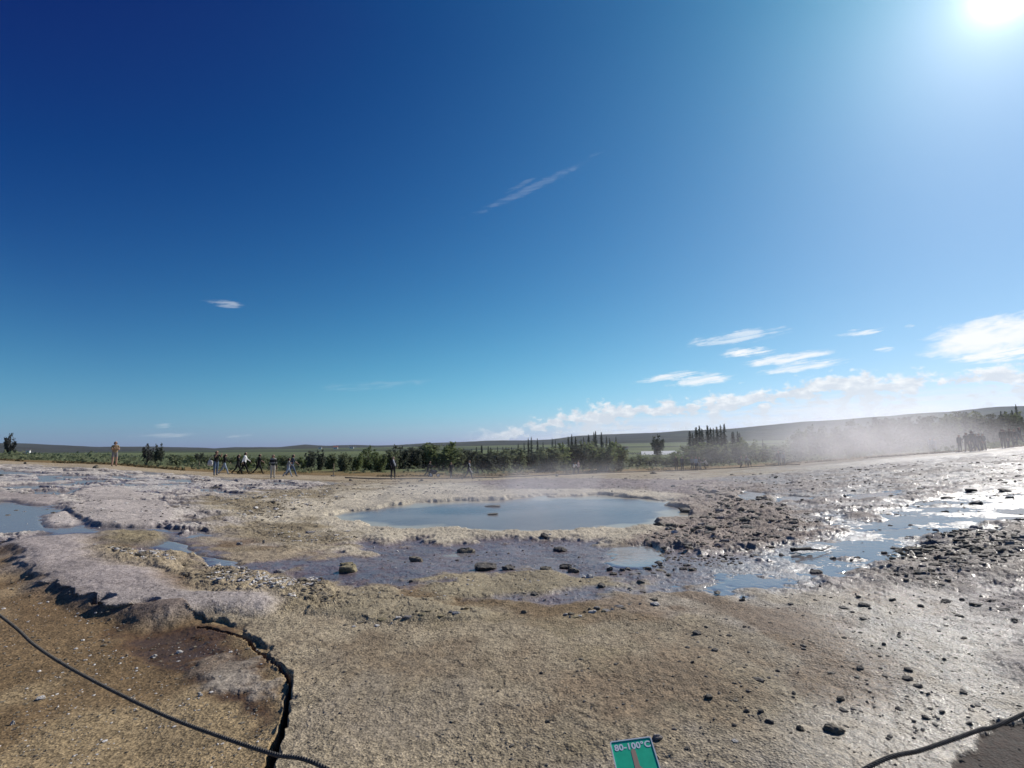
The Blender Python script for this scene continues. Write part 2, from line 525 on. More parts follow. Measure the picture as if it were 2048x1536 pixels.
ZONES = [
    # far and middle sheets of sinter (colour, relief, flakes, wetness, standing water)
    Zone([(-150, 935), (200, 938), (430, 955), (640, 965), (760, 985), (660, 1010), (520, 1060), (340, 1085), (150, 1060), (-150, 1110)], 0, .05, .03, col=C(150, 142, 139), flake=.06, wet=.25, rough=.8, plates=1),
    Zone([(1380, 962), (1600, 945), (1800, 925), (2200, 900), (2300, 1200), (1900, 1180), (1500, 1170), (1380, 1100)], 0, .06, .03, col=GREY, flake=.07, wet=.45, rough=.8, plates=.25),
    Zone([(400, 1010), (520, 985), (700, 972), (1000, 965), (1330, 968), (1400, 1010), (1330, 1060), (1250, 1085), (1000, 1085), (760, 1085), (740, 1105), (640, 1100), (520, 1060)], .03, .05, .03, col=CREAM * .72 + PALE * .22, flake=.05, wet=.2, rough=.8),
    Zone([(410, 1005), (500, 990), (640, 975), (760, 972), (700, 985), (560, 1010), (500, 1030), (520, 1050), (600, 1045), (700, 1075), (690, 1100), (560, 1085), (470, 1060)], .0, .05, .06, col=OCHRE * .8 + GREY * .2, flake=.07, wet=.15, rough=1.2),
    Zone([(960, 962), (1150, 958), (1400, 962), (1480, 985), (1400, 990), (1200, 978), (1000, 980)], .04, .04, .03, col=MAUVE * 1.2, flake=.08, wet=.2, rough=1.6),
    Zone([(1380, 968), (1480, 972), (1570, 1010), (1640, 1050), (1580, 1090), (1480, 1130), (1390, 1150), (1260, 1142), (1250, 1090), (1330, 1060), (1360, 1020)], .0, .05, .05, col=MAUVE * 1.0 + OCHRE * .4, flake=.09, wet=.35, rough=1.4),
    Zone([(1790, 1095), (1860, 1078), (1950, 1055), (2250, 1010), (2250, 1130), (1980, 1150), (1860, 1175), (1740, 1160)], .03, .03, .05, col=GREY * .75 + OCHRE * .25, flake=.08, wet=.45, rough=1.0),
    # film of water in the middle
    Zone([(290, 1078), (345, 1082), (450, 1128), (560, 1128), (700, 1112), (720, 1085), (900, 1088), (1100, 1082), (1250, 1098), (1420, 1110), (1560, 1100), (1650, 1120), (1480, 1168), (1300, 1198), (1130, 1212), (1000, 1216), (880, 1202), (800, 1172), (700, 1170), (640, 1158), (540, 1146), (440, 1143), (330, 1108)], -.03, .025, .05, col=C(112, 98, 96), flake=.03, wet=.9, rough=.4, water=.22),
    Zone([(1400, 1178), (1560, 1096), (1700, 1048), (1800, 1006), (1900, 996), (2200, 966), (2200, 1032), (1950, 1066), (1850, 1098), (1790, 1130), (1620, 1176)], -.03, .03, .06, col=C(104, 98, 98), flake=.03, wet=.95, rough=.6, water=.66),
    Zone([(-150, 995), (60, 1003), (130, 1010), (125, 1040), (230, 1062), (150, 1074), (60, 1064), (-150, 1070)], -.03, .015, .03, col=C(82, 76, 78), flake=.01, wet=.9, rough=.4, water=.9),
    Zone([(-150, 942), (150, 948), (330, 958), (440, 972), (380, 985), (250, 975), (120, 975), (-150, 968)], -.02, .03, .05, col=C(132, 124, 126), flake=.04, wet=.85, rough=.6, water=.55, plates=1),
    Zone([(300, 1082), (335, 1082), (400, 1112), (470, 1136), (430, 1142), (360, 1120), (300, 1098)], -.05, .012, .015, col=C(74, 70, 70), flake=.0, wet=.9, rough=.3, water=1.0),
    # brown and grey stains of the near crust
    Zone([(1060, 1340), (1250, 1300), (1480, 1320), (1520, 1380), (1400, 1440), (1200, 1430), (1080, 1390)], 0, .10, .08, col=TAN * .45 + BROWN * .75, flake=.015, wet=.3, rough=.6, grain=.8),
    Zone([(640, 1290), (800, 1270), (980, 1300), (1010, 1340), (860, 1350), (700, 1335)], 0, .09, .08, col=TAN * .55 + BROWN * .55, flake=.02, wet=.25, rough=.6, grain=.8),
    Zone([(640, 1380), (760, 1345), (950, 1360), (980, 1430), (820, 1460), (660, 1450)], 0, .11, .10, col=TAN * .78 + GREY * .16, flake=.02, wet=.2, rough=.45, grain=.7),
    # islands
    Zone([(80, 1030), (120, 1022), (150, 1040), (140, 1048), (85, 1046)], .04, .008, .012, col=PALE * 1.05, flake=.01, wet=.1, rough=.4),
    Zone([(128, 1012), (210, 1000), (330, 1005), (330, 1040), (230, 1046), (170, 1040)], .06, .006, .012, col=PALE, flake=.03, wet=.1, rough=.5),
    Zone([(-150, 985), (60, 986), (112, 996), (100, 1006), (30, 1002), (-150, 995)], .04, .008, .012, col=PINK, flake=.02, wet=.1, rough=.4),
    Zone([(160, 978), (240, 975), (290, 990), (230, 998), (160, 995)], .03, .01, .02, col=PALE, flake=.03, wet=.1, rough=.4),
    Zone([(1215, 1098), (1300, 1095), (1325, 1118), (1310, 1138), (1235, 1138), (1215, 1115)], -.035, .012, .012, col=C(112, 104, 100), flake=0, wet=.9, rough=.2, water=1.0),
    Zone([(1475, 995), (1500, 988), (1530, 992), (1525, 1004), (1490, 1006)], -.1, .01, .015, col=C(62, 62, 60), flake=0, wet=.9, rough=.3, water=1.0),
    Zone([(1560, 1000), (1600, 995), (1640, 1000), (1610, 1010), (1570, 1008)], -.08, .01, .02, col=C(72, 66, 66), flake=0, wet=.9, rough=.3, water=1.0),
    Zone([(1690, 995), (1740, 990), (1800, 985), (1780, 1000), (1720, 1005)], -.07, .01, .02, col=C(76, 74, 70), flake=0, wet=.9, rough=.3, water=1.0),
    Zone([(852, 1168), (870, 1148), (1000, 1142), (1130, 1148), (1260, 1156), (1210, 1182), (1010, 1192), (900, 1186)], -.008, .03, .05, col=OCHRE * .6 + TAN * .35, flake=.035, wet=.35, rough=.55),
    Zone([(610, 1195), (660, 1180), (800, 1180), (880, 1205), (1000, 1222), (900, 1240), (720, 1235), (640, 1220)], .015, .015, .02, col=TAN * .6 + OCHRE * .35, flake=.04, wet=.3, rough=.8),
    Zone([(180, 1092), (330, 1108), (480, 1140), (640, 1160), (670, 1215), (540, 1200), (420, 1180), (330, 1148), (200, 1120)], .01, .02, .03, col=TAN * .75 + OCHRE * .35, flake=.05, wet=.05, rough=1.9),
    Zone([(200, 1066), (250, 1058), (320, 1062), (300, 1082), (220, 1085)], .03, .02, .02, col=OCHRE * .9, flake=.05, wet=.3, rough=1),
    # the gravel side of the rope, lower than the crust
    Zone([(-400, 1080), (-20, 1085), (40, 1136), (110, 1178), (190, 1212), (260, 1228), (330, 1232), (430, 1242), (500, 1285), (550, 1335), (582, 1390), (560, 1480), (540, 1600), (520, 1900), (-400, 1900)], -.055, .0035, .011, col=GOLD, flake=.0, wet=.12, rough=.5, grain=1, gravel=1, oct=3),
    Zone([(240, 1262), (330, 1262), (460, 1268), (520, 1310), (560, 1380), (540, 1470), (480, 1440), (400, 1370), (290, 1340)], -.08, .03, .03, col=BROWN, flake=.02, wet=.55, rough=.35, grain=.5),
    Zone([(270, 1275), (330, 1272), (430, 1300), (420, 1340), (330, 1340), (280, 1310)], -.085, .02, .03, col=C(84, 64, 44), flake=.0, wet=.6, rough=.3, grain=.4),
    Zone([(400, 1330), (480, 1310), (560, 1350), (572, 1395), (500, 1380), (440, 1365)], -.055, .03, .06, col=PALE * .5 + GOLD * .35, flake=.015, wet=.3, rough=.4, grain=.3),
    # the pale slab with the broken edge
    Zone([(10, 1092), (60, 1070), (175, 1066), (190, 1108), (300, 1138), (360, 1172), (430, 1184), (540, 1184), (548, 1214), (420, 1214), (320, 1222), (240, 1208), (190, 1200), (110, 1168), (50, 1132)], 0.07, .03, .012, col=PINK * .95, flake=.025, wet=.05, rough=.35),
    # pool basin and right corner puddle
    Zone([(690, 1025), (790, 1010), (900, 1003), (1010, 998), (1100, 993), (1220, 992), (1300, 999), (1352, 1010), (1345, 1024), (1310, 1040), (1260, 1050), (1150, 1058), (1000, 1062), (850, 1056), (740, 1043)], 0, .03, .028, col=C(150, 150, 138), flake=.0, wet=.4, rough=.6, basin=1),
    Zone([(1920, 1560), (1945, 1500), (1990, 1470), (2060, 1436), (2300, 1400), (2300, 1800), (1900, 1700)], -.012, .004, .012, col=C(50, 37, 31), flake=.0, wet=.3, rough=.4, grain=.4),
]
CRACK = smooth_poly([hit(px, py) for px, py in [(395, 1250), (470, 1266), (520, 1300), (556, 1338), (580, 1375), (574, 1420), (556, 1480), (536, 1545), (500, 1700)]], 6, False)
CRACKW = np.interp(np.linspace(0, 1, len(CRACK)), [0, .25, .45, .6, .75, 1], [.003, .005, .006, .010, .026, .032])


def line_d(x, y, P, Wd):
    d = np.full(x.shape, 1e9, np.float32)
    for i in range(len(P) - 1):
        ax, ay = P[i]; ex, ey = P[i + 1] - P[i]
        t = np.clip(((x - ax) * ex + (y - ay) * ey) / (ex * ex + ey * ey + 1e-12), 0, 1)
        dd = np.hypot(x - ax - ex * t, y - ay - ey * t) - (Wd[i] + (Wd[i + 1] - Wd[i]) * t)
        d = np.minimum(d, dd)
    return d


HOLES = [hit(205, 1203, .02), hit(296, 1212, .02)]


def terrain(x, y, full=True):
    """height, albedo, wetness, grain, water depth measure for arrays x, y"""
    x = np.asarray(x, float).ravel(); y = np.asarray(y, float).ravel()
    r = np.hypot(x, y)
    b = base(x, y)
    rp = path_r(x, y)
    alb = np.tile(TAN, (len(x), 1)).astype(np.float32)
    dz = np.zeros(len(x), np.float32); flake = np.full(len(x), .018, np.float32)
    rough = np.full(len(x), .7, np.float32); wet = np.full(len(x), .12, np.float32)
    grain = np.full(len(x), .8, np.float32); water = np.zeros(len(x), np.float32); basin = np.zeros(len(x), np.float32)
    plates = np.zeros(len(x), np.float32); gravel = np.zeros(len(x), np.float32)
    # wetness of the crust grows to the right of the sign
    tpx = x / np.maximum(y, .3)
    wet += .62 * sstep(.2, .8, tpx + .25 * (fbm(x, y, 1.1, 3, 5) - .5)) * (y > 0)
    greyer = sstep(.25, .75, tpx + .3 * (fbm(x, y, 1.6, 3, 6) - .5)) * (y > 0)
    alb = alb * (1 - greyer[:, None] * .35) + (GREY * .62) * (greyer[:, None] * .35)
    n_big = fbm(x, y, 1.7, 5, 3)
    alb *= (0.60 + 0.76 * n_big)[:, None]
    palep = sstep(.54, .66, fbm(x, y, 2.1, 5, 29, .6))[:, None]
    alb = alb * (1 - palep * .45) + (PALE * .78) * palep * .45
    olive = sstep(.55, .68, fbm(x, y, 1.3, 5, 37, .6))[:, None]
    alb = alb * (1 - olive * .4) + (C(124, 110, 80)) * olive * .4
    brownp = sstep(.56, .70, fbm(x, y, 1.1, 4, 21))[:, None]
    alb = alb * (1 - brownp * .55) + (BROWN * 1.4) * brownp * .55
    for z in ZONES:
        mk = z.mask(x, y)
        k = z.kw
        mm = mk[:, None]
        vary = (0.78 + .44 * fbm(x, y, .9, 3, int(abs(z.P[0, 0]) * 100) % 97))[:, None]
        alb = alb * (1 - mm) + k['col'][None] * vary * mm
        dz = dz * (1 - mk) + z.dz * mk
        flake = flake * (1 - mk) + k['flake'] * mk
        rough = rough * (1 - mk) + k['rough'] * mk
        wet = wet * (1 - mk) + k['wet'] * mk
        grain = grain * (1 - mk) + k.get('grain', .3) * mk
        water = water * (1 - mk) + k.get('water', 0) * mk
        basin = basin * (1 - mk) + k.get('basin', 0) * mk
        plates = plates * (1 - mk) + k.get('plates', 0) * mk
        if 'gravel' in k: gravel = mk
    mv = (sstep(5.5, 8.5, r) * (1 - sstep(26, 34, r)))[:, None]
    alb = alb * (1 - mv * np.array([.07, .095, .075]))
    # bright dry plates of sinter with damp channels between them
    pl = fbm(x * 1.0, y * 1.0, 1.25, 6, 23, .66)
    hi_ = sstep(.55, .59, pl) * plates; lo_ = (1 - sstep(.50, .54, pl)) * plates
    alb = alb * (1 - hi_[:, None]) + (PALE * 1.12) * hi_[:, None]
    alb = alb * (1 - .55 * lo_)[:, None]
    wet = np.clip(wet + .6 * lo_ - .3 * hi_, 0, 1)
    water = np.maximum(water, lo_ * .68)
    dz += .035 * hi_ - .035 * lo_
    flake = flake * (1 - .9 * lo_); rough = rough * (1 - .6 * lo_)
    gp = sstep(.50, .66, fbm(x, y, 1.5, 4, 27)) * gravel
    alb = alb * (1 - .55 * gp)[:, None] + (BROWN * 1.05) * (.55 * gp)[:, None]
    # relief
    far = np.clip(1 - (r - 60) / 40, 0, 1)
    lamk = np.maximum(1.0, r / 9)
    n1 = fbm(x, y, .55, 4, 51); n2 = fbm(x, y, .17, 3, 61, .6); n3 = fbm(x, y, .06, 2, 71, .6)
    q = fbm(x, y, 1.0, 6, 81, .60) * 13 + .6 * (n1 - .5)
    fr = q - np.floor(q)
    terr = (np.floor(q) + sstep(.0, .12, fr)) / 9
    pat = .45 + 1.1 * fbm(x, y, 1.2, 3, 58)
    crustf = np.where(r < 9, .55, 1.0)
    h = rough * (0.05 * crustf * (n1 - .5) + .030 * crustf * pat * (n2 - .5) + .016 * pat * (n3 - .5)) + flake * 2.2 * (terr - .5)
    dz = dz + h * far
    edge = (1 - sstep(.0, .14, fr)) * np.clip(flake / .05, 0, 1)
    alb *= (1 - .34 * edge)[:, None]  # shadow lines under the flake ledges, put into the colour
    # cobbled lumps in rubble zones
    d1, d2, cid = worley(x + .1 * n1, y, .33, 3)
    lum = np.clip(rough - 1.2, 0, 2)
    ck = (1 - sstep(.004, .020, worley(x + .25 * n1, y + .25 * n2, .9, 8)[1] - worley(x + .25 * n1, y + .25 * n2, .9, 8)[0])) * sstep(.60, .68, fbm(x, y, 1.4, 3, 35)) * (r < 16) * (1 - gravel) * (1 - wet * .5)
    alb *= (1 - .35 * ck)[:, None]; dz -= .006 * ck
    dz += lum * .05 * (1 - d1) * (cid > .35) * far
    alb *= (1 + (np.clip(lum, 0, 1) * (cid - .5) * .7))[:, None]
    # crack and ledge holes
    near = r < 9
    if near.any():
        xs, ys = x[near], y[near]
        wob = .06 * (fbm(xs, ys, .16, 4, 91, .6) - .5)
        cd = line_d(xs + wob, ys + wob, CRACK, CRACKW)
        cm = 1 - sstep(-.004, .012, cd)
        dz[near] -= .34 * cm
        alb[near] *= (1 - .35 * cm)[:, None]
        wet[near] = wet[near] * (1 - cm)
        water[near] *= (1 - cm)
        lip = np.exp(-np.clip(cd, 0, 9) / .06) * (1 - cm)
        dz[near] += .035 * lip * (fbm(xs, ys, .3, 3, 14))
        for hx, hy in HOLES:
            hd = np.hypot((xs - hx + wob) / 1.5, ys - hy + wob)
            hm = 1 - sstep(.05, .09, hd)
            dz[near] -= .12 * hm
            alb[near] *= (1 - .5 * hm)[:, None]  # shade inside the holes is also put into the colour
    # pool basin
    dz -= basin * .55
    dz += .10 * np.exp(-((basin - .25) / .2) ** 2) * (fbm(x, y, .8, 3, 8) - .2) * (basin > .01)
    dz += gravel * .035 * sstep(-.72, -.58, tpx)
    # path, bank and plain
    pn = fbm(x, y, 3.0, 3, 33) - .5
    onp = sstep(-4.2, -3.0, r - rp + 1.6 * pn) * (1 - sstep(2.2, 3.4, r - rp + 1.2 * pn))
    west = 1 - sstep(.1, .5, tpx)
    onp = onp * (.35 + .65 * west)
    alb = alb * (1 - onp[:, None]) + PATHC * (.85 + .3 * n1)[:, None] * onp[:, None]
    wet = wet * (1 - onp) + .05 * onp; dz = dz * (1 - .8 * onp); water *= (1 - onp)
    bank = sstep(2.0, 4.0, r - rp + 1.5 * pn)
    east = sstep(.80, .90, tpx) * sstep(.5, 1.5, r - rp) * (1 - sstep(9, 12, r - rp)) * sstep(.42, .50, fbm(x * .15, np.where(np.abs(r - rp) < 60, r - rp, 60), 2.2, 3, 99)) * (y > 0)
    bank = bank * (1 - east)
    dry = C(124, 103, 70); green = C(92, 100, 68); dgreen = C(58, 64, 52)
    g1 = sstep(6, 22, r - rp + 6 * pn)[:, None]
    field = fbm(x, y, 60, 4, 12, .6)[:, None]
    strip = fbm(x / 6, y, 90, 3, 19)[:, None]
    g = green * (.6 + .9 * field) * (1 - sstep(.52, .6, strip)) + dgreen * sstep(.52, .6, strip) * 1.1
    bc = dry * (.6 + .8 * n_big)[:, None] * (1 - g1) + g * g1
    alb = alb * (1 - bank[:, None]) + bc * bank[:, None]
    alb = alb * (1 - east[:, None]) + (PALE * 1.2) * east[:, None]
    wet = wet * (1 - bank); flake = flake * (1 - bank); grain = grain * (1 - bank) + .5 * bank; water *= (1 - bank)
    dz = dz * (1 - bank) + bank * (.25 * (fbm(x, y, 2.2, 4, 44) - .35)) * np.clip(1 - (r - rp) / 80, 0, 1)
    terrain.bump = np.clip(rough / .8, .22, 1.25)
    return b + dz, np.clip(alb, .004, .9), np.clip(wet, 0, 1), grain, water, basin


def gz(x, y):
    return float(terrain(np.array([x]), np.array([y]))[0][0])


# ------------------------------------------------------------------ ground material
def new_mat(name):
    mt = bpy.data.materials.new(name)
    mt.use_nodes = True
    mt.node_tree.nodes.clear()
    return mt, NT(mt.node_tree)


def out(mt, nt, surf=None, vol=None):
    o = nt.n('ShaderNodeOutputMaterial')
    if surf is not None: mt.node_tree.links.new(surf, o.inputs['Surface'])
    if vol is not None: mt.node_tree.links.new(vol, o.inputs['Volume'])


def ground_material():
    mt, t = new_mat("sinter_ground")
    P = t.n('ShaderNodeTexCoord').outputs['Object']
    alb = t.n('ShaderNodeAttribute', attribute_name='albedo').outputs['Color']
    wet = t.n('ShaderNodeAttribute', attribute_name='wet').outputs['Fac']
    gr = t.n('ShaderNodeAttribute', attribute_name='grain').outputs['Fac']
    a = t.noise(P, 70, 3, .7)
    b = t.noise(P, 21, 5, .72, .2)
    c = t.noise(P, 5, 4, .65, .3)
    vor = t.n('ShaderNodeTexVoronoi', feature='F1', i_Scale=60.0, i_Vector=P)
    vcol = t.n('ShaderNodeSeparateColor', i_0=vor.outputs['Color']).outputs[0]
    sp = t.m('ADD', t.m('MULTIPLY', t.rng(a, .3, .7), .8), t.m('MULTIPLY', t.rng(b, .28, .72), .7))
    sp = t.m('ADD', sp, t.m('MULTIPLY', t.m('SUBTRACT', vcol, .5), t.m('MULTIPLY', gr, .55)))
    sp = t.m('ADD', t.m('MULTIPLY', sp, 1.12), .22)
    sp = t.m('MULTIPLY', sp, t.rng(c, .25, .75, .82, 1.15))
    col = t.v('SCALE', alb)
    t.put(col.node.inputs['Scale'], sp)
    rough = t.rng(wet, 0, 1, .95, .42, False)
    rough = t.m('ADD', rough, t.m('MULTIPLY', t.m('SUBTRACT', b, .5), .25))
    hgt = t.m('ADD', t.m('MULTIPLY', a, .45), t.m('ADD', t.m('MULTIPLY', b, .9), t.m('MULTIPLY', vor.outputs['Distance'], .5)))
    bu = t.n('ShaderNodeAttribute', attribute_name='bumpy').outputs['Fac']
    big = t.noise(P, 1.1, 4, .6)
    hgt = t.m('MULTIPLY', hgt, t.m('MULTIPLY', bu, t.rng(big, .32, .66, .45, 1.15)))
    bmp = t.n('ShaderNodeBump', i_Strength=0.9, i_Distance=0.018, i_Height=hgt)
    p = t.n('ShaderNodeBsdfPrincipled', i_Base_Color=col, i_Roughness=rough, i_Normal=bmp.outputs[0])
    t.put(p.inputs['Specular IOR Level'], t.rng(wet, 0, 1, .15, .5, False))
    glint = t.n('ShaderNodeBump', i_Strength=1.0, i_Distance=.018, i_Height=t.m('MULTIPLY', t.m('MULTIPLY', bu, bu), t.m('ADD', t.m('MULTIPLY', a, .6), t.m('MULTIPLY', b, .8))))
    t.put(p.inputs['Coat Weight'], t.m('MULTIPLY', t.m('MULTIPLY', t.rng(wet, .3, .8), .5), t.rng(t.noise(P, 3.6, 5, .7), .36, .56)))
    p.inputs['Coat Roughness'].default_value = .11
    t.put(p.inputs['Coat Normal'], glint.outputs[0])
    out(mt, t, p.outputs[0])
    return mt


def water_material(name, tint, ripple, rough):
    mt, t = new_mat(name)
    P = t.n('ShaderNodeTexCoord').outputs['Object']
    n = t.noise(t.scale(P, (1, 1, 0)), ripple, 4, .6, .5)
    bmp = t.n('ShaderNodeBump', i_Strength=.25, i_Distance=.02, i_Height=n)
    fr = t.n('ShaderNodeFresnel', i_IOR=1.33, i_Normal=bmp.outputs[0])
    tr = t.n('ShaderNodeBsdfTransparent', i_Color=tint)
    gl = t.n('ShaderNodeBsdfGlossy', i_Color=(.85, .82, .80, 1), i_Roughness=rough, i_Normal=bmp.outputs[0])
    milk = t.n('ShaderNodeBsdfDiffuse', i_Color=(.30, .275, .27, 1))
    m0 = t.n('ShaderNodeMixShader')
    m0.inputs[0].default_value = .82
    t.put(m0.inputs[1], tr.outputs[0]); t.put(m0.inputs[2], milk.outputs[0])
    mx = t.n('ShaderNodeMixShader')
    t.put(mx.inputs[0], t.m('MULTIPLY', fr.outputs[0], .42)); t.put(mx.inputs[1], m0.outputs[0]); t.put(mx.inputs[2], gl.outputs[0])
    out(mt, t, mx.outputs[0])
    return mt


GROUND = ground_material()

# ------------------------------------------------------------------ ground sheet (fine near the camera, coarse to the horizon)
az_f = np.linspace(R(-55), R(55), 1400)
az_c = np.linspace(R(55), R(305), 60)[1:-1]
az = np.concatenate([az_f, az_c])
rad = np.concatenate([np.geomspace(.3, 1.6, 12)[:-1], np.geomspace(1.6, 62, 980)[:-1], np.geomspace(62, 400, 110)[:-1], np.geomspace(400, 6200, 40)])
AZ, RD = np.meshgrid(az, rad)
gx = (np.sin(AZ) * RD).ravel(); gy = (np.cos(AZ) * RD).ravel()
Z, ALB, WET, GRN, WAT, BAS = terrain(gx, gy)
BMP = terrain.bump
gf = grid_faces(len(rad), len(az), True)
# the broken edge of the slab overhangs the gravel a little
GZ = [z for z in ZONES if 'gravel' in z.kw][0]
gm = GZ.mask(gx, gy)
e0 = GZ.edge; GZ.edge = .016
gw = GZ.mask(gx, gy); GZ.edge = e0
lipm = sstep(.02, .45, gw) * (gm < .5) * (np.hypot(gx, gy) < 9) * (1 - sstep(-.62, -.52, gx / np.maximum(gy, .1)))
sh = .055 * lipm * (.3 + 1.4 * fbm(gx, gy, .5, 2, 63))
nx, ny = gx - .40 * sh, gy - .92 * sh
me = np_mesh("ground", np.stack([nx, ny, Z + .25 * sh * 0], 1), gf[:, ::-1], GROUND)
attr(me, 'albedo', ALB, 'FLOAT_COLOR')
attr(me, 'wet', WET)
attr(me, 'grain', GRN)
attr(me, 'bumpy', BMP)
tag(link("ground", me), kind='structure')

# standing water: level sheets lying just over the hollows of the wet zones
B = base(gx, gy)
lvl = B - .045 + .05 * WAT * sstep(.05, .5, WAT)
ok = (WAT > .08) & (np.hypot(gx, gy) < 60)
keep = ok[gf].all(1)
used, inv = np.unique(gf[keep], return_inverse=True)
wm = np_mesh("shallow_water", np.stack([gx[used], gy[used], lvl[used]], 1), inv.reshape(-1, 4)[:, ::-1],
             water_material("shallow_water", (.80, .82, .84, 1), 6, .04))
tag(link("shallow_water", wm), kind='structure')

POOL_Z = POOL_C[2] - .05
ok = BAS > .02
keep = ok[gf].all(1)
used, inv = np.unique(gf[keep], return_inverse=True)


def pool_material():
    mt, t = new_mat("hot_pool_water")
    P = t.n('ShaderNodeTexCoord').outputs['Object']
    n = t.noise(t.scale(P, (1, 1, 0)), 3.5, 4, .6, .5)
    b = t.noise(t.scale(P, (1, 1, 0)), .25, 3, .5)
    dp = t.n('ShaderNodeAttribute', attribute_name='depth').outputs['Fac']
    vent = t.n('ShaderNodeAttribute', attribute_name='vent').outputs['Fac']
    bmp = t.n('ShaderNodeBump', i_Strength=.3, i_Distance=.02, i_Height=n)
    col = t.mix(t.rng(b, .35, .65), rgb(116, 112, 112), rgb(138, 132, 128))
    col = t.mix(t.rng(t.m('ADD', dp, t.m('MULTIPLY', t.m('SUBTRACT', b, .5), .3)), .50, .80), rgb(178, 168, 148), col)
    col = t.mix(t.m('MULTIPLY', vent, .8), col, rgb(52, 74, 92))
    p = t.n('ShaderNodeBsdfPrincipled', i_Base_Color=col, i_Roughness=.22, i_Normal=bmp.outputs[0], i_IOR=1.33)
    p.inputs['Specular IOR Level'].default_value = .36
    out(mt, t, p.outputs[0])
    return mt


PZ = [z for z in ZONES if z.kw.get('basin')][0]
PZ.edge = .09
PD = PZ.mask(gx[used], gy[used])
pm = np_mesh("pool_water", np.stack([gx[used], gy[used], np.full(len(used), POOL_Z)], 1), inv.reshape(-1, 4)[:, ::-1], pool_material())
vx, vy = hit(915, 1018)
vd = np.hypot((gx[used] - vx) / 1.9, (gy[used] - vy) / 1.5)
attr(pm, 'vent', 1 - sstep(.15, 1.0, vd))
attr(pm, 'depth', PD)
tag(link("pool_water", pm), kind='structure')

# ------------------------------------------------------------------ hills
_hx = [-400, 0, 60, 110, 200, 300, 400, 430, 470, 560, 610, 660, 760, 800, 860, 940, 980, 1050, 1100, 1150, 1200, 1320, 1370, 1460, 1540, 1600, 1680, 1740, 1780, 1820, 1900, 1965, 1995, 2048, 2400]
_hy = [893, 886, 887, 890, 894, 893, 895, 897, 894, 894, 889, 892, 891, 890, 886, 883, 881, 880.5, 879, 872, 869, 865, 861, 857.5, 850, 844, 839, 834, 832, 828, 823, 816, 813, 812, 800]


def hills():
    azs = np.linspace(R(-62), R(62), 700)
    d0 = [ray(px, py) for px, py in zip(_hx, _hy)]
    ha = np.array([math.atan2(d.x, d.y) for d in d0]); he = np.array([d.z / math.hypot(d.x, d.y) for d in d0])
    el = np.interp(azs, ha, he)
    rows = [(1300, 0), (1500, .06), (1800, .16), (2100, .25), (2400, .40), (2700, .55), (3000, .72), (3250, .9), (3500, 1.0), (3800, .9), (4500, .5)]
    rr = np.array([q[0] for q in rows]); ff = np.array([q[1] for q in rows])
    A, RRg = np.meshgrid(azs, rr)
    x = np.sin(A) * RRg; y = np.cos(A) * RRg
    crest = CAM_H + el * 3500
    z0 = base(x.ravel(), y.ravel()).reshape(x.shape)
    z = z0 + (crest[None] - z0) * ff[:, None]
    n = (fbm(x.ravel(), y.ravel(), 750, 5, 3, .55).reshape(x.shape) - .5)
    nf = fbm(x.ravel(), y.ravel(), 130, 3, 9, .55).reshape(x.shape) - .5
    z = z + n * 30 * ff[:, None] * (1 - ff[:, None]) * 2.5 + nf * 4 * (ff[:, None] > 0)
    z[0] -= 12
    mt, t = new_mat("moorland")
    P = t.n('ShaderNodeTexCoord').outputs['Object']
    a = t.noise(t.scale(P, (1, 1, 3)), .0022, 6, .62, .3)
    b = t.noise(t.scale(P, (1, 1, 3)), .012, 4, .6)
    col = t.mix(t.rng(a, .4, .62), (.070, .074, .082, 1), (.098, .105, .088, 1))  # bluish grey: part of the distance haze is put into the moor colour
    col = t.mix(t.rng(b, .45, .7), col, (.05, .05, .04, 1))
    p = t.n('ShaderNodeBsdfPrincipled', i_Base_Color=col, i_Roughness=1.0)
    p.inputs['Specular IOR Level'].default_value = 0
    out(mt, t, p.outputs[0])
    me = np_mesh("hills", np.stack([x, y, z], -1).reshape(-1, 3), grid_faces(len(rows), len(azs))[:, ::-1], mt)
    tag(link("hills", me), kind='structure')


hills()


# ================================================================== simple materials
def plain(name, col, rough=.8, var=.15, scale=20, spec=.3, metal=0):
    mt, t = new_mat(name)
    P = t.n('ShaderNodeTexCoord').outputs['Object']
    n = t.noise(P, scale, 4, .6)
    a = tuple(c * (1 - var) for c in col[:3]) + (1,)
    b = tuple(min(1, c * (1 + var)) for c in col[:3]) + (1,)
    p = t.n('ShaderNodeBsdfPrincipled', i_Base_Color=t.mix(t.rng(n, .3, .7), a, b), i_Roughness=rough, i_Metallic=metal)
    p.inputs['Specular IOR Level'].default_value = spec
    out(mt, t, p.outputs[0])
    return mt


def leafy(name, c1, c2):
    mt, t = new_mat(name)
    P = t.n('ShaderNodeTexCoord').outputs['Object']
    n = t.noise(P, 1.6, 3, .6)
    q = t.n('ShaderNodeNewGeometry').outputs['Random Per Island']
    col = t.mix(t.m('ADD', t.m('MULTIPLY', n, .6), t.m('MULTIPLY', q, .4)), (*c1, 1), (*c2, 1))
    d = t.n('ShaderNodeBsdfDiffuse', i_Color=col)
    tr = t.n('ShaderNodeBsdfTranslucent', i_Color=col)
    mx = t.n('ShaderNodeMixShader')
    mx.inputs[0].default_value = .45
    t.put(mx.inputs[1], d.outputs[0]); t.put(mx.inputs[2], tr.outputs[0])
    out(mt, t, mx.outputs[0])
    return mt


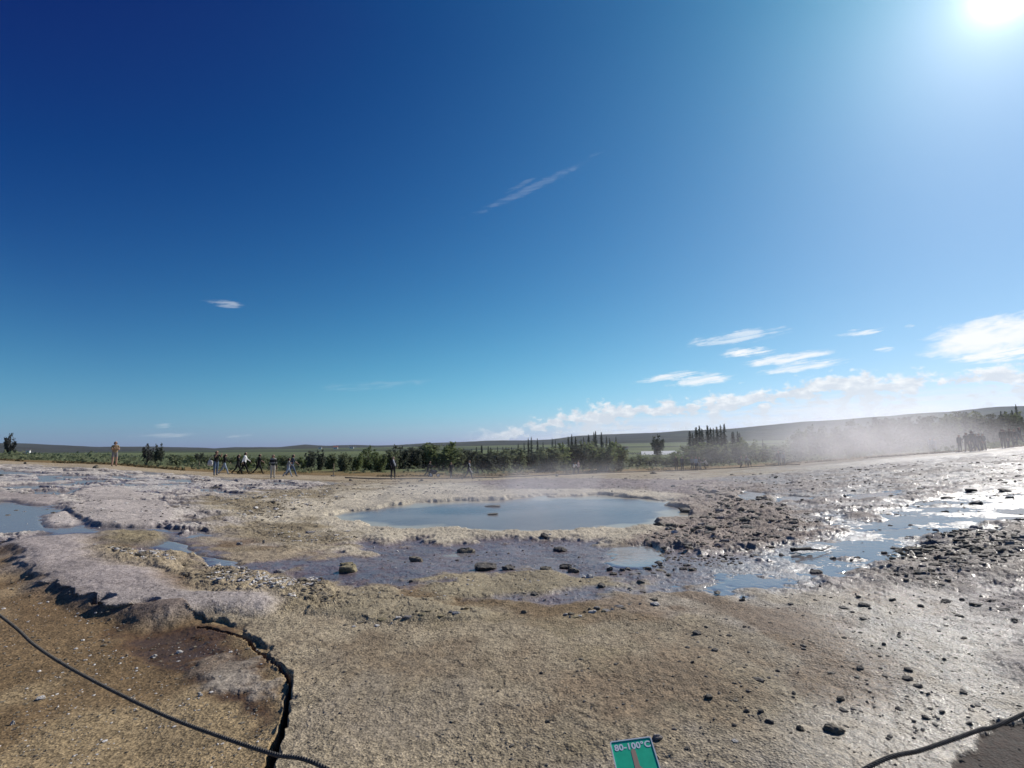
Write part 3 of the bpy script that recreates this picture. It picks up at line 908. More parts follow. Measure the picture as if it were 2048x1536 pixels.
def rock_mat(name, c1, c2, rough=.8):
    mt, t = new_mat(name)
    P = t.n('ShaderNodeTexCoord').outputs['Object']
    g = t.n('ShaderNodeNewGeometry').outputs['Position']
    n = t.noise(t.v('ADD', P, g), 9, 5, .65, .3)
    f = t.noise(g, 40, 3, .6)
    col = t.mix(t.rng(n, .35, .65), (*c1, 1), (*c2, 1))
    bmp = t.n('ShaderNodeBump', i_Strength=.8, i_Distance=.02, i_Height=t.m('ADD', n, t.m('MULTIPLY', f, .5)))
    p = t.n('ShaderNodeBsdfPrincipled', i_Base_Color=col, i_Roughness=rough, i_Normal=bmp.outputs[0])
    out(mt, t, p.outputs[0])
    return mt


ROCKM = {'dark': rock_mat('dark_stone', (.060, .050, .042), (.15, .13, .11), .8),
         'brown': rock_mat('brown_stone', (.11, .088, .062), (.25, .21, .15)),
         'ochre': rock_mat('ochre_stone', (.20, .16, .08), (.34, .28, .16)),
         'grey': rock_mat('grey_stone', (.17, .155, .15), (.32, .29, .28)),
         'pale': rock_mat('pale_stone', (.45, .41, .37), (.68, .64, .60))}

# ================================================================== vegetation
BARK = plain('bark', (.07, .055, .045), .9, .3, 12)
LEAF = {'light': leafy('light_leaves', (.130, .165, .075), (.235, .270, .130)),
        'olive': leafy('olive_leaves', (.130, .155, .090), (.240, .260, .160)),
        'dark': leafy('dark_leaves', (.070, .080, .062), (.145, .155, .120)),
        'grey': leafy('grey_twigs', (.07, .07, .066), (.13, .125, .115)),
        'needle': leafy('spruce_needles', (.050, .062, .056), (.115, .130, .112))}


def quads_mesh(name, Cn, Sz, mat, r, stretch=1.5, droop=0.0):
    """leaf-sized faces at centres Cn"""
    n = len(Cn)
    a = r.normal(size=(n, 3)); a[:, 2] -= droop
    a /= np.linalg.norm(a, axis=1)[:, None]
    b = np.cross(a, r.normal(size=(n, 3))); b /= np.linalg.norm(b, axis=1)[:, None] + 1e-9
    a = a * (Sz * stretch)[:, None] * .5; b = b * Sz[:, None] * .5
    V = np.stack([Cn - a, Cn + b, Cn + a, Cn - b], 1).reshape(-1, 3)
    return np_mesh(name, V, np.arange(4 * n).reshape(-1, 4), mat, False)


def tube_arrays(P, Rd, k=6):
    P = np.array(P, float)
    V = []; Fs = []
    for i, p in enumerate(P):
        d = P[min(i + 1, len(P) - 1)] - P[max(i - 1, 0)]
        d /= np.linalg.norm(d) + 1e-9
        u = np.cross(d, (0.3, 1, .1)); u /= np.linalg.norm(u) + 1e-9
        v = np.cross(d, u)
        for j in range(k):
            t = 2 * math.pi * j / k
            V.append(p + (u * math.cos(t) + v * math.sin(t)) * Rd[i])
    for i in range(len(P) - 1):
        for j in range(k):
            Fs.append((i * k + j, i * k + (j + 1) % k, (i + 1) * k + (j + 1) % k, (i + 1) * k + j))
    return np.array(V), np.array(Fs)


def join(parts):
    V = []; Fs = []; o = 0
    for v, f in parts:
        V.append(v); Fs.append(np.asarray(f) + o); o += len(v)
    return np.concatenate(V), np.concatenate(Fs)


def spruce_proto(seed, slim):
    """unit height: trunk mesh, crown mesh"""
    r = np.random.default_rng(seed)
    tr = tube_arrays([(0, 0, -.03), (.004, 0, .3), (0, .004, .65), (0, 0, .98)], [.020, .015, .009, .002], 6)
    pts = []; sz = []
    lv = 26
    for i in range(lv):
        h = .06 + .93 * i / (lv - 1)
        rad = slim * (1 - h) ** .8 * (.85 + .3 * r.random()) + .012
        nb = int(4 + 6 * (1 - h))
        for k in range(nb):
            an = r.random() * 6.283
            L = rad * (.65 + .5 * r.random())
            for q in np.linspace(.15, 1, 6):
                pts.append((math.cos(an) * L * q, math.sin(an) * L * q, h - .05 * L / slim * q ** 2 + .012 * r.normal()))
                sz.append(.032 * (1.25 - .5 * q) * (1 - .5 * h))
    return np_mesh("trunk", *tr, BARK), quads_mesh("crown", np.array(pts), np.array(sz), LEAF['needle'], r, 2.0, .4)


def bush_proto(seed, mat, ragged, tall=1.0, n=2100, leaf=.048):
    """unit height and about unit width: stems, crown built of clumps"""
    r = np.random.default_rng(seed)
    stems = []; pts = []; sz = []
    nl = 11
    for i in range(nl):
        an = r.random() * 6.283
        rr = .36 * math.sqrt(r.random())
        top = (.68 + .38 * r.random()) * (1 - .5 * rr)
        cx, cy = math.cos(an) * rr, math.sin(an) * rr
        stems.append(tube_arrays([(cx * .15, cy * .15, -.05), (cx * .5, cy * .5, top * .45), (cx, cy, top)], [.014, .010, .003], 5))
        m_ = n // nl
        for k in range(m_):
            u = r.random()
            lv = .12 + .88 * u
            w_ = (.17 + .08 * r.random()) * (1.15 - .75 * u) * (1 + ragged * (r.random() - .5))
            d = r.normal(size=3); d /= np.linalg.norm(d)
            q = r.random() ** .45
            pts.append((cx * lv + d[0] * w_ * q, cy * lv + d[1] * w_ * q, top * lv + d[2] * w_ * .6 * q))
            sz.append(leaf * (.6 + .8 * r.random()))
    pts = np.array(pts)
    keep = vnoise(pts[:, 0] * 7 + seed, pts[:, 2] * 7 + pts[:, 1] * 7, seed) > (.20 + .16 * ragged)
    pts = pts[keep]; sz = np.array(sz)[keep]
    pts[:, 2] = np.maximum(pts[:, 2], -.02)
    return np_mesh("trunk", *join(stems), BARK), quads_mesh("crown", pts, sz, mat, r, 1.5)


SPR = [spruce_proto(1, .13), spruce_proto(2, .17), spruce_proto(3, .10)]
BSH = {k: [bush_proto(i * 5 + j, LEAF[k], rg) for j in range(2)] for i, (k, rg) in enumerate([('light', .5), ('olive', .5), ('dark', .4), ('grey', .9)])}


def plant(name, proto, px, top, depth, wpx, label, cat, group, sink=.1):
    if name == 'spruce_tree':
        px += random.uniform(-3, 3); top += random.uniform(-2, 3); depth += random.uniform(-9, 9); wpx *= random.uniform(.8, 1.4)
    x, y = at_depth(px, depth)
    z = float(base(np.array([x]), np.array([y]))[0])
    dtop = ray(px, top)
    zt = CAM_H + dtop.z * (depth / dtop.y)
    h = max(zt - z, .5)
    wd = wpx / F * depth
    e = bpy.data.objects.new(name, None)
    COL.objects.link(e)
    e.empty_display_size = .2
    e.location = (x, y, z - sink)
    e.rotation_euler = (0, 0, random.random() * 6.28)
    e.scale = (wd, wd, h + sink) if name != 'spruce_tree' else (h * wpx, h * wpx, h + sink)
    tag(e, label, cat, group)
    link('trunk', proto[0], e)
    link('crown', proto[1], e)
    return e


def ordinal(i):
    names = ['first', 'second', 'third', 'fourth', 'fifth', 'sixth', 'seventh', 'eighth', 'ninth', 'tenth', 'eleventh', 'twelfth', 'thirteenth',
             'fourteenth', 'fifteenth', 'sixteenth', 'seventeenth', 'eighteenth', 'nineteenth', 'twentieth']
    return names[i]


# birches and willow scrub beyond the path, from west to east
plant('birch_tree', BSH['grey'][0], 20, 866, 58, 26, 'lone thin bare-twigged birch standing at the far western edge of the plain', 'tree', None)
for i, (px, top, wd, k) in enumerate([(296, 887, 26, 'grey'), (318, 885, 26, 'dark'), (306, 902, 44, 'dark')]):
    plant('birch_tree', BSH[k][i % 2], px, top, 52 + i, wd, ['ragged grey birch with two thin tops beside the man in beige', 'dark upright birch just right of the ragged grey one', 'low dark willow filling the foot of the two ragged birches'][i], 'tree', 'birch clump behind the man in beige')
row = [(352, 906, 34, 'olive'), (375, 908, 34, 'light'), (398, 905, 30, 'dark'), (418, 909, 34, 'olive'), (440, 909, 34, 'light'), (462, 911, 32, 'olive'), (490, 909, 38, 'light'), (520, 911, 36, 'olive'), (548, 910, 36, 'light'), (575, 909, 34, 'olive'), (603, 912, 36, 'light')]
for i, (px, top, wd, k) in enumerate(row):
    plant('willow_bush', BSH[k][i % 2], px, top, 54 + (i % 3) * 3, wd * 1.5, 'low %s willow bush behind the walkers, %s from the row\'s western end' % ({'olive': 'olive green', 'light': 'light green', 'dark': 'dark'}[k], ordinal(i)), 'bush', 'low willow bushes behind the walkers')
row = [(622, 906, 26, 'dark'), (641, 903, 20, 'dark'), (662, 909, 36, 'olive'), (690, 909, 38, 'olive'), (712, 911, 34, 'light'), (738, 893, 34, 'light'), (758, 908, 34, 'light')]
for i, (px, top, wd, k) in enumerate(row):
    plant('willow_bush', BSH[k][i % 2], px, top - 6, 52 + (i % 3) * 3, wd * 1.4, ['dark rounded bush right of the man in the dark waistcoat', 'dark pointed bush rising beside the rounded one', 'olive bush behind the thin wooden stake', 'wide olive bush between the stake and the lone walker', 'light green bush low beside the tall leafy birch', 'tall light green birch left of the lone walker', 'light green bush at the foot of the tall leafy birch'][i], 'bush', 'scrub between the walkers')
row = [(782, 905, 36, 'olive'), (800, 898, 40, 'dark'), (826, 902, 44, 'dark'), (852, 892, 60, 'olive'), (884, 890, 56, 'light'), (908, 905, 40, 'olive'), (930, 906, 44, 'dark'), (958, 910, 50, 'olive'), (972, 914, 48, 'dark'), (1000, 905, 50, 'olive'), (1034, 900, 52, 'olive'), (1060, 908, 48, 'dark'), (1092, 898, 54, 'olive'), (1118, 892, 50, 'light'), (1150, 896, 60, 'dark'), (1178, 889, 54, 'olive'), (1206, 890, 54, 'light'), (1236, 892, 42, 'olive')]
for i, (px, top, wd, k) in enumerate(row):
    plant('birch_bush', BSH[k][i % 2], px, top - 9, 60 + (i % 4) * 3, wd * 1.75, '%s birch scrub in the thicket beyond the pool, %s from its western end' % ({'olive': 'olive green', 'light': 'light green', 'dark': 'dark'}[k], ordinal(i)), 'bush', 'birch thicket beyond the pool')
row = [(1270, 918, 40, 'light'), (1300, 920, 46, 'olive'), (1330, 917, 44, 'light'), (1358, 907, 50, 'light'), (1385, 894, 50, 'olive'), (1412, 890, 56, 'light'), (1440, 892, 54, 'olive'), (1468, 890, 50, 'olive'), (1496, 880, 30, 'light'), (1512, 896, 50, 'light'), (1540, 894, 54, 'olive'), (1566, 890, 34, 'light')]
for i, (px, top, wd, k) in enumerate(row):
    plant('birch_bush', BSH[k][i % 2], px, top - 8, 76 + (i % 3) * 3, wd * 1.75, '%s birch scrub in the belt left of the steam, %s from its western end' % ({'olive': 'olive green', 'light': 'light green', 'dark': 'dark'}[k], ordinal(i)), 'bush', 'birch belt left of the steam')
plant('broadleaf_tree', BSH['dark'][1], 1316, 869, 150, 38, 'round dark broadleaf tree standing behind the long white building', 'tree', None)
# planted spruces
tops = [(926, 897), (934, 899), (943, 897), (953, 893), (960, 889), (967, 891), (975, 894), (984, 895), (993, 894), (1003, 895), (1012, 893)]
for i, (px, top) in enumerate(tops):
    plant('spruce_tree', SPR[i % 3], px, top, 105, 1.2, 'short dark spruce behind the thicket, %s from the western end of the short row' % ordinal(i), 'tree', 'short row of spruces')
tops = [(1024, 893), (1036, 887), (1046, 884), (1056, 878), (1064, 876), (1076, 879), (1088, 884), (1102, 877), (1112, 881), (1123, 884), (1137, 871), (1145, 870), (1153, 875), (1161, 877), (1169, 876), (1177, 867), (1186, 865), (1194, 862), (1203, 863), (1212, 871), (1221, 874), (1230, 872)]
for i, (px, top) in enumerate(tops):
    lab = 'slender spruce in the long row above the thicket, ' + ('%s from the western end' % ordinal(i) if i < 11 else '%s from the eastern end' % ordinal(len(tops) - 1 - i))
    plant('spruce_tree', SPR[i % 3], px, top, 120, 1.0, lab, 'tree', 'long row of spruces')
tops = [(1379, 861), (1386, 866), (1392, 854), (1399, 850), (1408, 857), (1415, 852), (1424, 854), (1432, 857), (1438, 854), (1444, 850), (1453, 849), (1465, 862), (1469, 863), (1475, 862), (1481, 863)]
for i, (px, top) in enumerate(tops):
    plant('spruce_tree', SPR[(i + 1) % 3], px, top, 110, 1.3, 'tall dark spruce in the dense stand beside the white building, %s from its western edge' % ordinal(i), 'tree', 'dense spruce stand')
plant('spruce_tree', SPR[1], 1527, 879, 110, 1.1, 'small single dark spruce above the birch belt near the steam', 'tree', None)
# wood behind the steam
row = [(1600, 868, 46, 'olive'), (1632, 866, 50, 'dark'), (1668, 864, 52, 'olive'), (1700, 855, 56, 'dark'), (1735, 860, 52, 'olive'), (1768, 848, 54, 'grey'), (1800, 850, 54, 'dark'), (1832, 846, 52, 'grey'), (1866, 845, 56, 'dark'), (1900, 842, 54, 'olive'), (1930, 838, 52, 'dark'), (1962, 836, 54, 'olive'), (1996, 842, 50, 'dark'), (2030, 838, 56, 'olive')]
for i, (px, top, wd, k) in enumerate(row):
    plant('birch_tree', BSH[k][i % 2], px, top - 17, 68 + (i % 3) * 2, wd * 1.5, 'hazy %s birch in the wood behind the steam, %s from its western end' % ({'olive': 'olive', 'grey': 'bare grey', 'dark': 'dark'}[k], ordinal(i)), 'tree', 'birch wood behind the steam')
tops = [(1643, 858), (1657, 855), (1758, 840), (1765, 842), (1930, 831), (1962, 830), (1969, 829), (2012, 825), (2022, 821), (2035, 820), (2043, 811)]
for i, (px, top) in enumerate(tops):
    plant('spruce_tree', SPR[i % 3], px, top, 82, 1.0, 'spruce rising above the birch wood behind the steam, %s from its western end' % ordinal(i), 'tree', 'spruces in the wood behind the steam')

# low moorland scrub and dry tufts on the bank and the plain: nobody could count it
r2 = np.random.default_rng(5)
n = 46000
tt = r2.uniform(-1.15, 1.1, n)
rp_ = np.interp(tt, _tt, _rr)
ex = r2.random(n)
rr_ = rp_ + 3.5 + 150 * ex ** 2.2
an = np.arctan(tt)
px_, py_ = np.sin(an) * rr_, np.cos(an) * rr_
clump = fbm(px_, py_, 3.2, 3, 66)
keep = clump > .5
px_, py_, rr_, rp_ = px_[keep], py_[keep], rr_[keep], rp_[keep]
hz = base(px_, py_)
near_b = (rr_ - rp_) < 8
hh = np.where(near_b, .12, .35 + .4 * (clump[keep] - .5) * 5) * r2.random(len(px_))
Cn = np.stack([px_, py_, hz + hh], 1)
Sz = np.where(near_b, .12, .24) * (.6 + .8 * r2.random(len(px_)))
scrub = quads_mesh("undergrowth", Cn[~near_b], Sz[~near_b], LEAF['olive'], r2)
tag(link("undergrowth", scrub), 'low green moorland scrub covering the plain beyond the path', 'scrub', None, 'stuff')
DRY = leafy('dry_grass', (.11, .085, .045), (.22, .175, .095))
tuft = quads_mesh("dry_grass", Cn[near_b], Sz[near_b], DRY, r2, 2.2)
tag(link("dry_grass", tuft), 'dry straw coloured grass on the bank behind the path', 'grass', None, 'stuff')


# ================================================================== buildings far off
WHITE = plain('white_wall', (.75, .74, .72), .8, .06, 3)
ROOF = plain('dark_roof', (.10, .10, .11), .8, .2, 3)
REDR = plain('red_roof', (.30, .12, .09), .8, .2, 3)
GLASS = plain('window_glass', (.04, .05, .06), .2, .1, 3, .5)


def box(x0, x1, y0, y1, z0, z1):
    V = np.array([(x, y, z) for z in (z0, z1) for y in (y0, y1) for x in (x0, x1)], float)
    Fs = np.array([(0, 2, 3, 1), (4, 5, 7, 6), (0, 1, 5, 4), (2, 6, 7, 3), (0, 4, 6, 2), (1, 3, 7, 5)])
    return V, Fs


def house(px, depth, wpx, dpt, wall, rise, label, roof=ROOF, zoff=0.0, wins=4):
    x, y = at_depth(px, depth)
    z = float(base(np.array([x]), np.array([y]))[0]) + zoff
    L = wpx / F * depth
    e = bpy.data.objects.new('house', None)
    COL.objects.link(e)
    e.location = (x, y, z)
    e.rotation_euler = (0, 0, -math.atan2(x, y) * .8)
    tag(e, label, 'building')
    link('wall', np_mesh('wall', *box(-L / 2, L / 2, 0, dpt, -1.5, wall), WHITE, False), e)
    V = np.array([(-L / 2 - .3, -.35, wall), (L / 2 + .3, -.35, wall), (L / 2 + .3, dpt + .35, wall), (-L / 2 - .3, dpt + .35, wall),
                  (-L / 2 - .3, dpt / 2, wall + rise), (L / 2 + .3, dpt / 2, wall + rise)])
    V[:, 2] += .01
    me_ = bpy.data.meshes.new('roof')
    me_.from_pydata([tuple(v) for v in V], [], [(0, 1, 5, 4), (2, 3, 4, 5), (0, 4, 3), (1, 2, 5), (0, 3, 2, 1)])
    me_.materials.append(roof)
    link('roof', me_, e)
    for k in range(wins):
        cx = -L / 2 + L * (k + .5) / wins
        f = link('window', np_mesh('window', *box(cx - .55, cx + .55, -.06, .02, wall * .35, wall * .8), WHITE, False), e)
        link('pane', np_mesh('pane', *box(cx - .45, cx + .45, -.09, -.063, wall * .42, wall * .74), GLASS, False), f)
    return e


house(1318, 165, 64, 8, 1.0, 1.1, 'long low building with a white roof in front of the round tree', WHITE, -1.0, 6)
house(1247, 170, 16, 4, 2.0, .8, 'small pale cabin with grey roof left of the long white building', ROOF, 0, 2)
house(671, 900, 8, 8, 3.0, 2.5, 'tiny white farmhouse far out on the plain above the wooden stake', REDR, 0, 3)
house(703, 950, 8, 8, 3.0, 2.0, 'tiny white barn on the far plain right of the farmhouse', ROOF, 0, 2)
house(56, 420, 5, 5, 2.6, 1.5, 'tiny white hut alone on the green plain in the west', ROOF, 0, 1)
house(640, 1000, 6, 8, 3.0, 2.0, 'tiny pale shed on the far plain left of the farmhouse', ROOF, 0, 1)

# ================================================================== rocks
def rock_proto(seed, kind):
    bm = bmesh.new()
    bmesh.ops.create_icosphere(bm, subdivisions=3, radius=1)
    r = np.random.default_rng(seed)
    V = np.array([v.co[:] for v in bm.verts])
    for k in range(9):
        d = r.normal(size=3); d /= np.linalg.norm(d)
        lim = r.uniform(.45, .85)
        s_ = V @ d
        V = V - np.outer(np.maximum(s_ - lim, 0) * .92, d)
    if kind == 'slab':
        V[:, 2] = np.sign(V[:, 2]) * np.minimum(np.abs(V[:, 2]), .55)
        V[:, 0] = np.sign(V[:, 0]) * np.minimum(np.abs(V[:, 0]), .75)
    V = V + .10 * np.stack([vnoise(V[:, 0] * 2.5 + seed + 50, V[:, 1] * 2.5 + V[:, 2] * 2 + 50, seed + k) - .5 for k in range(3)], 1) * 2
    V = V + .10 * np.stack([vnoise(V[:, 0] * 6 + seed + 50, V[:, 1] * 7 + V[:, 2] * 5 + 50, seed + k) - .5 for k in range(3)], 1) * 2
    V -= (V.max(0) + V.min(0)) / 2
    V /= (V.max(0) - V.min(0))          # unit box
    for v, c in zip(bm.verts, V): v.co = c
    me_ = bpy.data.meshes.new('rock')
    bm.to_mesh(me_); bm.free()
    return me_


ROCKS = {}
for tone in ROCKM:
    for kind in ('lump', 'slab'):
        L_ = []
        for q in range(3):
            me_ = rock_proto(q * 7 + len(ROCKS) * 31, kind)
            me_.materials.append(ROCKM[tone])
            L_.append(me_)
        ROCKS[tone, kind] = L_


def rock(px, py, wpx, hpx, tone, label, kind='lump', group=None, dz=0.0):
    """(px, py) is the middle of the foot"""
    x, y = hit(px, py, dz)
    z = gz(x, y)
    k = y / F * (.80 if y < 7 else .92)
    wd, ht = wpx * k, hpx * k
    o = link('rock', random.choice(ROCKS[tone, kind]))
    o.location = (x, y + wd * .3, z + ht * .12)
    o.scale = (wd * .95, wd * random.uniform(.6, .95), ht * 1.05)
    o.rotation_euler = (random.uniform(-.1, .1), random.uniform(-.1, .1), random.uniform(-.4, .4) + (math.pi if random.random() < .5 else 0))
    return tag(o, label, 'rock', group)


named = [
    (697, 1143, 44, 20, 'ochre', 'slab', 'ochre block under the overhanging crust left of the water film'),
    (831, 1123, 32, 12, 'brown', 'slab', 'narrow brick-shaped brown stone lying in the wet film'),
    (931, 1102, 42, 16, 'brown', 'lump', 'rounded brown boulder at the near edge of the hot pool'),
    (970, 1139, 50, 17, 'dark', 'slab', 'long flat dark rock at the back of the ochre island'),
    (1016, 1141, 30, 14, 'dark', 'lump', 'dark jagged rock right beside the long flat one'),
    (822, 1166, 14, 9, 'brown', 'lump', 'small brown stone alone in the middle of the wet film'),
    (1089, 1077, 18, 16, 'dark', 'lump', 'pointed dark rock standing at the near shore of the pool'),
    (1121, 1101, 32, 13, 'dark', 'lump', 'grey rounded rock beside the pointed one near the pool'),
    (1093, 1144, 28, 10, 'brown', 'lump', 'flat brown stone between the dark rocks and the island'),
    (1132, 1135, 28, 13, 'dark', 'slab', 'square dark rock leaning on a brown one'),
    (1148, 1142, 26, 12, 'brown', 'lump', 'brown rock leaning against the square dark one'),
    (1220, 1140, 14, 13, 'dark', 'lump', 'dark upright stone at the left corner of the shallow pool'),
    (1180, 1156, 20, 14, 'pale', 'lump', 'pale whitish stone with a dark base on the wet film'),
    (1204, 1175, 20, 12, 'dark', 'lump', 'glossy dark round stone just below the pale one'),
    (1283, 1165, 22, 12, 'brown', 'lump', 'brown domed stone below the shallow pool'),
    (1287, 1182, 16, 5, 'dark', 'slab', 'thin dark flake under the brown domed stone'),
    (1069, 1194, 20, 9, 'dark', 'lump', 'dark wedge of rock below the ochre island'),
    (1048, 1230, 16, 12, 'brown', 'lump', 'brown stone with a pale cap at the crust edge'),
    (1312, 1212, 26, 10, 'pale', 'lump', 'cream white stone in front of a brown flake'),
    (1310, 1202, 22, 8, 'brown', 'slab', 'tilted brown flake behind the cream white stone'),
    (556, 1147, 26, 13, 'grey', 'lump', 'grey rock at the edge of the stream channel'),
    (606, 1172, 36, 10, 'brown', 'slab', 'flat brown slab on the tan rubble'),
    (690, 1132, 30, 8, 'ochre', 'slab', 'thin ochre plate lying above the ochre block'),
    (1396, 1274, 22, 11, 'dark', 'lump', 'dark stone alone on the tan crust above the sign'),
    (1436, 1182, 18, 6, 'dark', 'lump', 'low dark stone at the near bank of the film'),
    (1486, 1203, 16, 10, 'dark', 'lump', 'small dark stone with a twin behind it'),
    (1488, 1195, 8, 6, 'dark', 'lump', 'tiny twin stone behind a dark one'),
    (1637, 1146, 36, 12, 'dark', 'lump', 'dark boat-shaped rock lying in the right-hand water film'),
    (1626, 1143, 10, 14, 'dark', 'lump', 'upright dark shard at the end of the boat-shaped rock'),
    (1565, 1110, 12, 8, 'dark', 'lump', 'dark stone at the root of the driftwood twig'),
    (1668, 1117, 13, 12, 'dark', 'lump', 'dark stone beyond the tip of the driftwood twig'),
    (1704, 1120, 10, 7, 'dark', 'lump', 'round dark stone in the water right of the twig'),
    (1718, 1118, 18, 9, 'dark', 'slab', 'dark angular stone pair in the water film'),
    (1771, 1106, 12, 8, 'dark', 'lump', 'dark stone at the edge of the flaky rubble sheet'),
    (1727, 1102, 10, 6, 'dark', 'lump', 'small stone in the water above the angular pair'),
    (1960, 1010, 26, 9, 'dark', 'slab', 'dark oblong rock in the wide water sheet'),
    (1893, 1024, 14, 8, 'dark', 'lump', 'dark hooked rock left of the oblong one'),
    (1905, 997, 28, 5, 'dark', 'slab', 'thin pale-edged plank of stone on the wet flat'),
    (1948, 985, 22, 6, 'dark', 'slab', 'dark plate on the far wet flat'),
    (2020, 984, 30, 8, 'dark', 'slab', 'broad dark plate at the right border of the wet flat'),
    (2025, 997, 18, 6, 'dark', 'slab', 'small dark plate below the broad one'),
    (1733, 1217, 26, 9, 'dark', 'lump', 'dark rock with a split top on the gravel'),
    (1788, 1205, 16, 9, 'dark', 'lump', 'dark lump left of the round stone on the gravel'),
    (1844, 1215, 13, 10, 'dark', 'lump', 'round black stone on the glittering gravel'),
    (1927, 1203, 12, 8, 'dark', 'lump', 'small dark stone near the right wet strip'),
    (1947, 1214, 12, 10, 'dark', 'lump', 'dark spiky stone near the right wet strip'),
    (1988, 1207, 14, 7, 'dark', 'slab', 'flat dark stone right of the spiky one'),
    (2040, 1296, 16, 9, 'dark', 'lump', 'dark stone cut by the right picture edge'),
    (1770, 1293, 10, 9, 'dark', 'lump', 'black stone halfway down the glittering gravel'),
    (1761, 1301, 8, 5, 'dark', 'lump', 'small black stone touching the halfway one'),
    (2014, 1318, 11, 10, 'dark', 'lump', 'dark stone among the brightest glitter'),
    (1891, 1324, 9, 8, 'dark', 'lump', 'dark stone above the brown puddle patch'),
    (1821, 1349, 18, 8, 'dark', 'slab', 'dark flake at the head of a dark pair'),
    (1820, 1365, 22, 9, 'dark', 'lump', 'wide dark stone below the flake'),
    (1841, 1382, 20, 11, 'dark', 'lump', 'dark stone with a long ridge on the gravel'),
    (1674, 1466, 50, 24, 'brown', 'lump', 'largest boulder of the foreground with a black shaded face'),
    (1603, 1464, 18, 15, 'brown', 'lump', 'brown stone left of the largest boulder'),
    (1420, 1402, 20, 14, 'dark', 'lump', 'dark stone at the left end of the foreground scatter'),
    (1495, 1429, 16, 10, 'dark', 'lump', 'dark stone in the centre of the foreground scatter'),
    (1524, 1430, 14, 8, 'dark', 'lump', 'smaller dark stone beside the centre one'),
    (1542, 1450, 22, 11, 'dark', 'lump', 'dark stone below the centre pair of the scatter'),
    (1685, 1403, 20, 13, 'brown', 'lump', 'brown stone straight above the largest boulder'),
    (1318, 1489, 26, 15, 'grey', 'lump', 'grey topped stone right behind the green sign'),
    (1376, 1508, 16, 5, 'dark', 'slab', 'thin dark flake right of the green sign'),
    (1095, 1448, 14, 7, 'dark', 'slab', 'small dark flake left of the green sign'),
    (1083, 1349, 10, 6, 'dark', 'lump', 'tiny black stone in the middle of the bare crust'),
    (1386, 1331, 9, 8, 'dark', 'lump', 'tiny dark stone below the lone one on the tan crust'),
    (1473, 1496, 16, 6, 'pale', 'slab', 'white bone-like chip on the crust near the right rope'),
    (1855, 1441, 16, 11, 'dark', 'lump', 'dark stone in the cracked crust near the right rope'),
    (1888, 1432, 13, 9, 'dark', 'lump', 'dark stone close above the right rope'),
    (1942, 1455, 14, 9, 'dark', 'lump', 'dark stone beside the right rope'),
    (188, 938, 12, 11, 'brown', 'lump', 'brown boulder with a pale edge beside the path'),
    (49, 928, 8, 7, 'brown', 'lump', 'small brown boulder at the western end of the path'),
    (425, 976, 22, 7, 'dark', 'slab', 'dark flat rock on the pale flat before the walkers'),
    (600, 974, 14, 4, 'dark', 'slab', 'thin dark flake on the pale flat before the walkers'),
    (665, 953, 10, 5, 'dark', 'lump', 'dark clod at the foot of the wooden stake'),
    (701, 962, 8, 5, 'dark', 'lump', 'dark clod on the path edge right of the stake'),
    (843, 962, 8, 6, 'dark', 'lump', 'dark stone on the path edge left of the pushchair'),
    (1114, 953, 8, 7, 'grey', 'lump', 'grey green stone beside the thin path rope'),
    (1308, 948, 16, 6, 'dark', 'lump', 'low dark mound beyond the thin path rope'),
    (1433, 988, 22, 12, 'grey', 'lump', 'grey dome at the back of the rubble heap'),
    (1348, 978, 14, 7, 'grey', 'lump', 'grey stone on the far right shore of the pool'),
    (1380, 1022, 40, 14, 'dark', 'lump', 'large dark hump at the right end of the pool'),
    (1318, 1054, 22, 14, 'dark', 'lump', 'dark rounded rock on the near right shore of the pool'),
    (1500, 1062, 34, 12, 'dark', 'lump', 'blackest rock in the middle of the rubble heap'),
    (1352, 1072, 18, 9, 'pale', 'lump', 'white stone on a dark one in the rubble heap'),
    (24, 1432, 10, 14, 'pale', 'lump', 'white pebble alone on the gravel left of the rope'),
    (80, 1384, 22, 6, 'pale', 'slab', 'white flake on the gravel above the white pebble'),
    (305, 1297, 16, 9, 'pale', 'lump', 'pale stone at the edge of the muddy patch'),
    (358, 1292, 16, 9, 'pale', 'lump', 'pale stone in the middle of the muddy patch'),
    (432, 1306, 12, 9, 'pale', 'lump', 'pale stone at the right of the muddy patch'),
    (399, 1386, 12, 9, 'pale', 'lump', 'pale stone on the brown mud below the cracked crust'),
]
for px, py, wd, ht, tone, kind, lab in named:
    rock(px, py, wd, ht, tone, lab, kind)
for px, py, wd, lab in [(985, 1011, 40, 'thin dark flake of sinter lying at the surface of the hot pool'), (985, 1027, 26, 'thin brown flake of sinter lying nearer in the hot pool')]:
    o = rock(px, py, wd, 3, 'brown', lab, 'slab')
    o.location.z = POOL_Z + .02
    o.scale.y *= .6
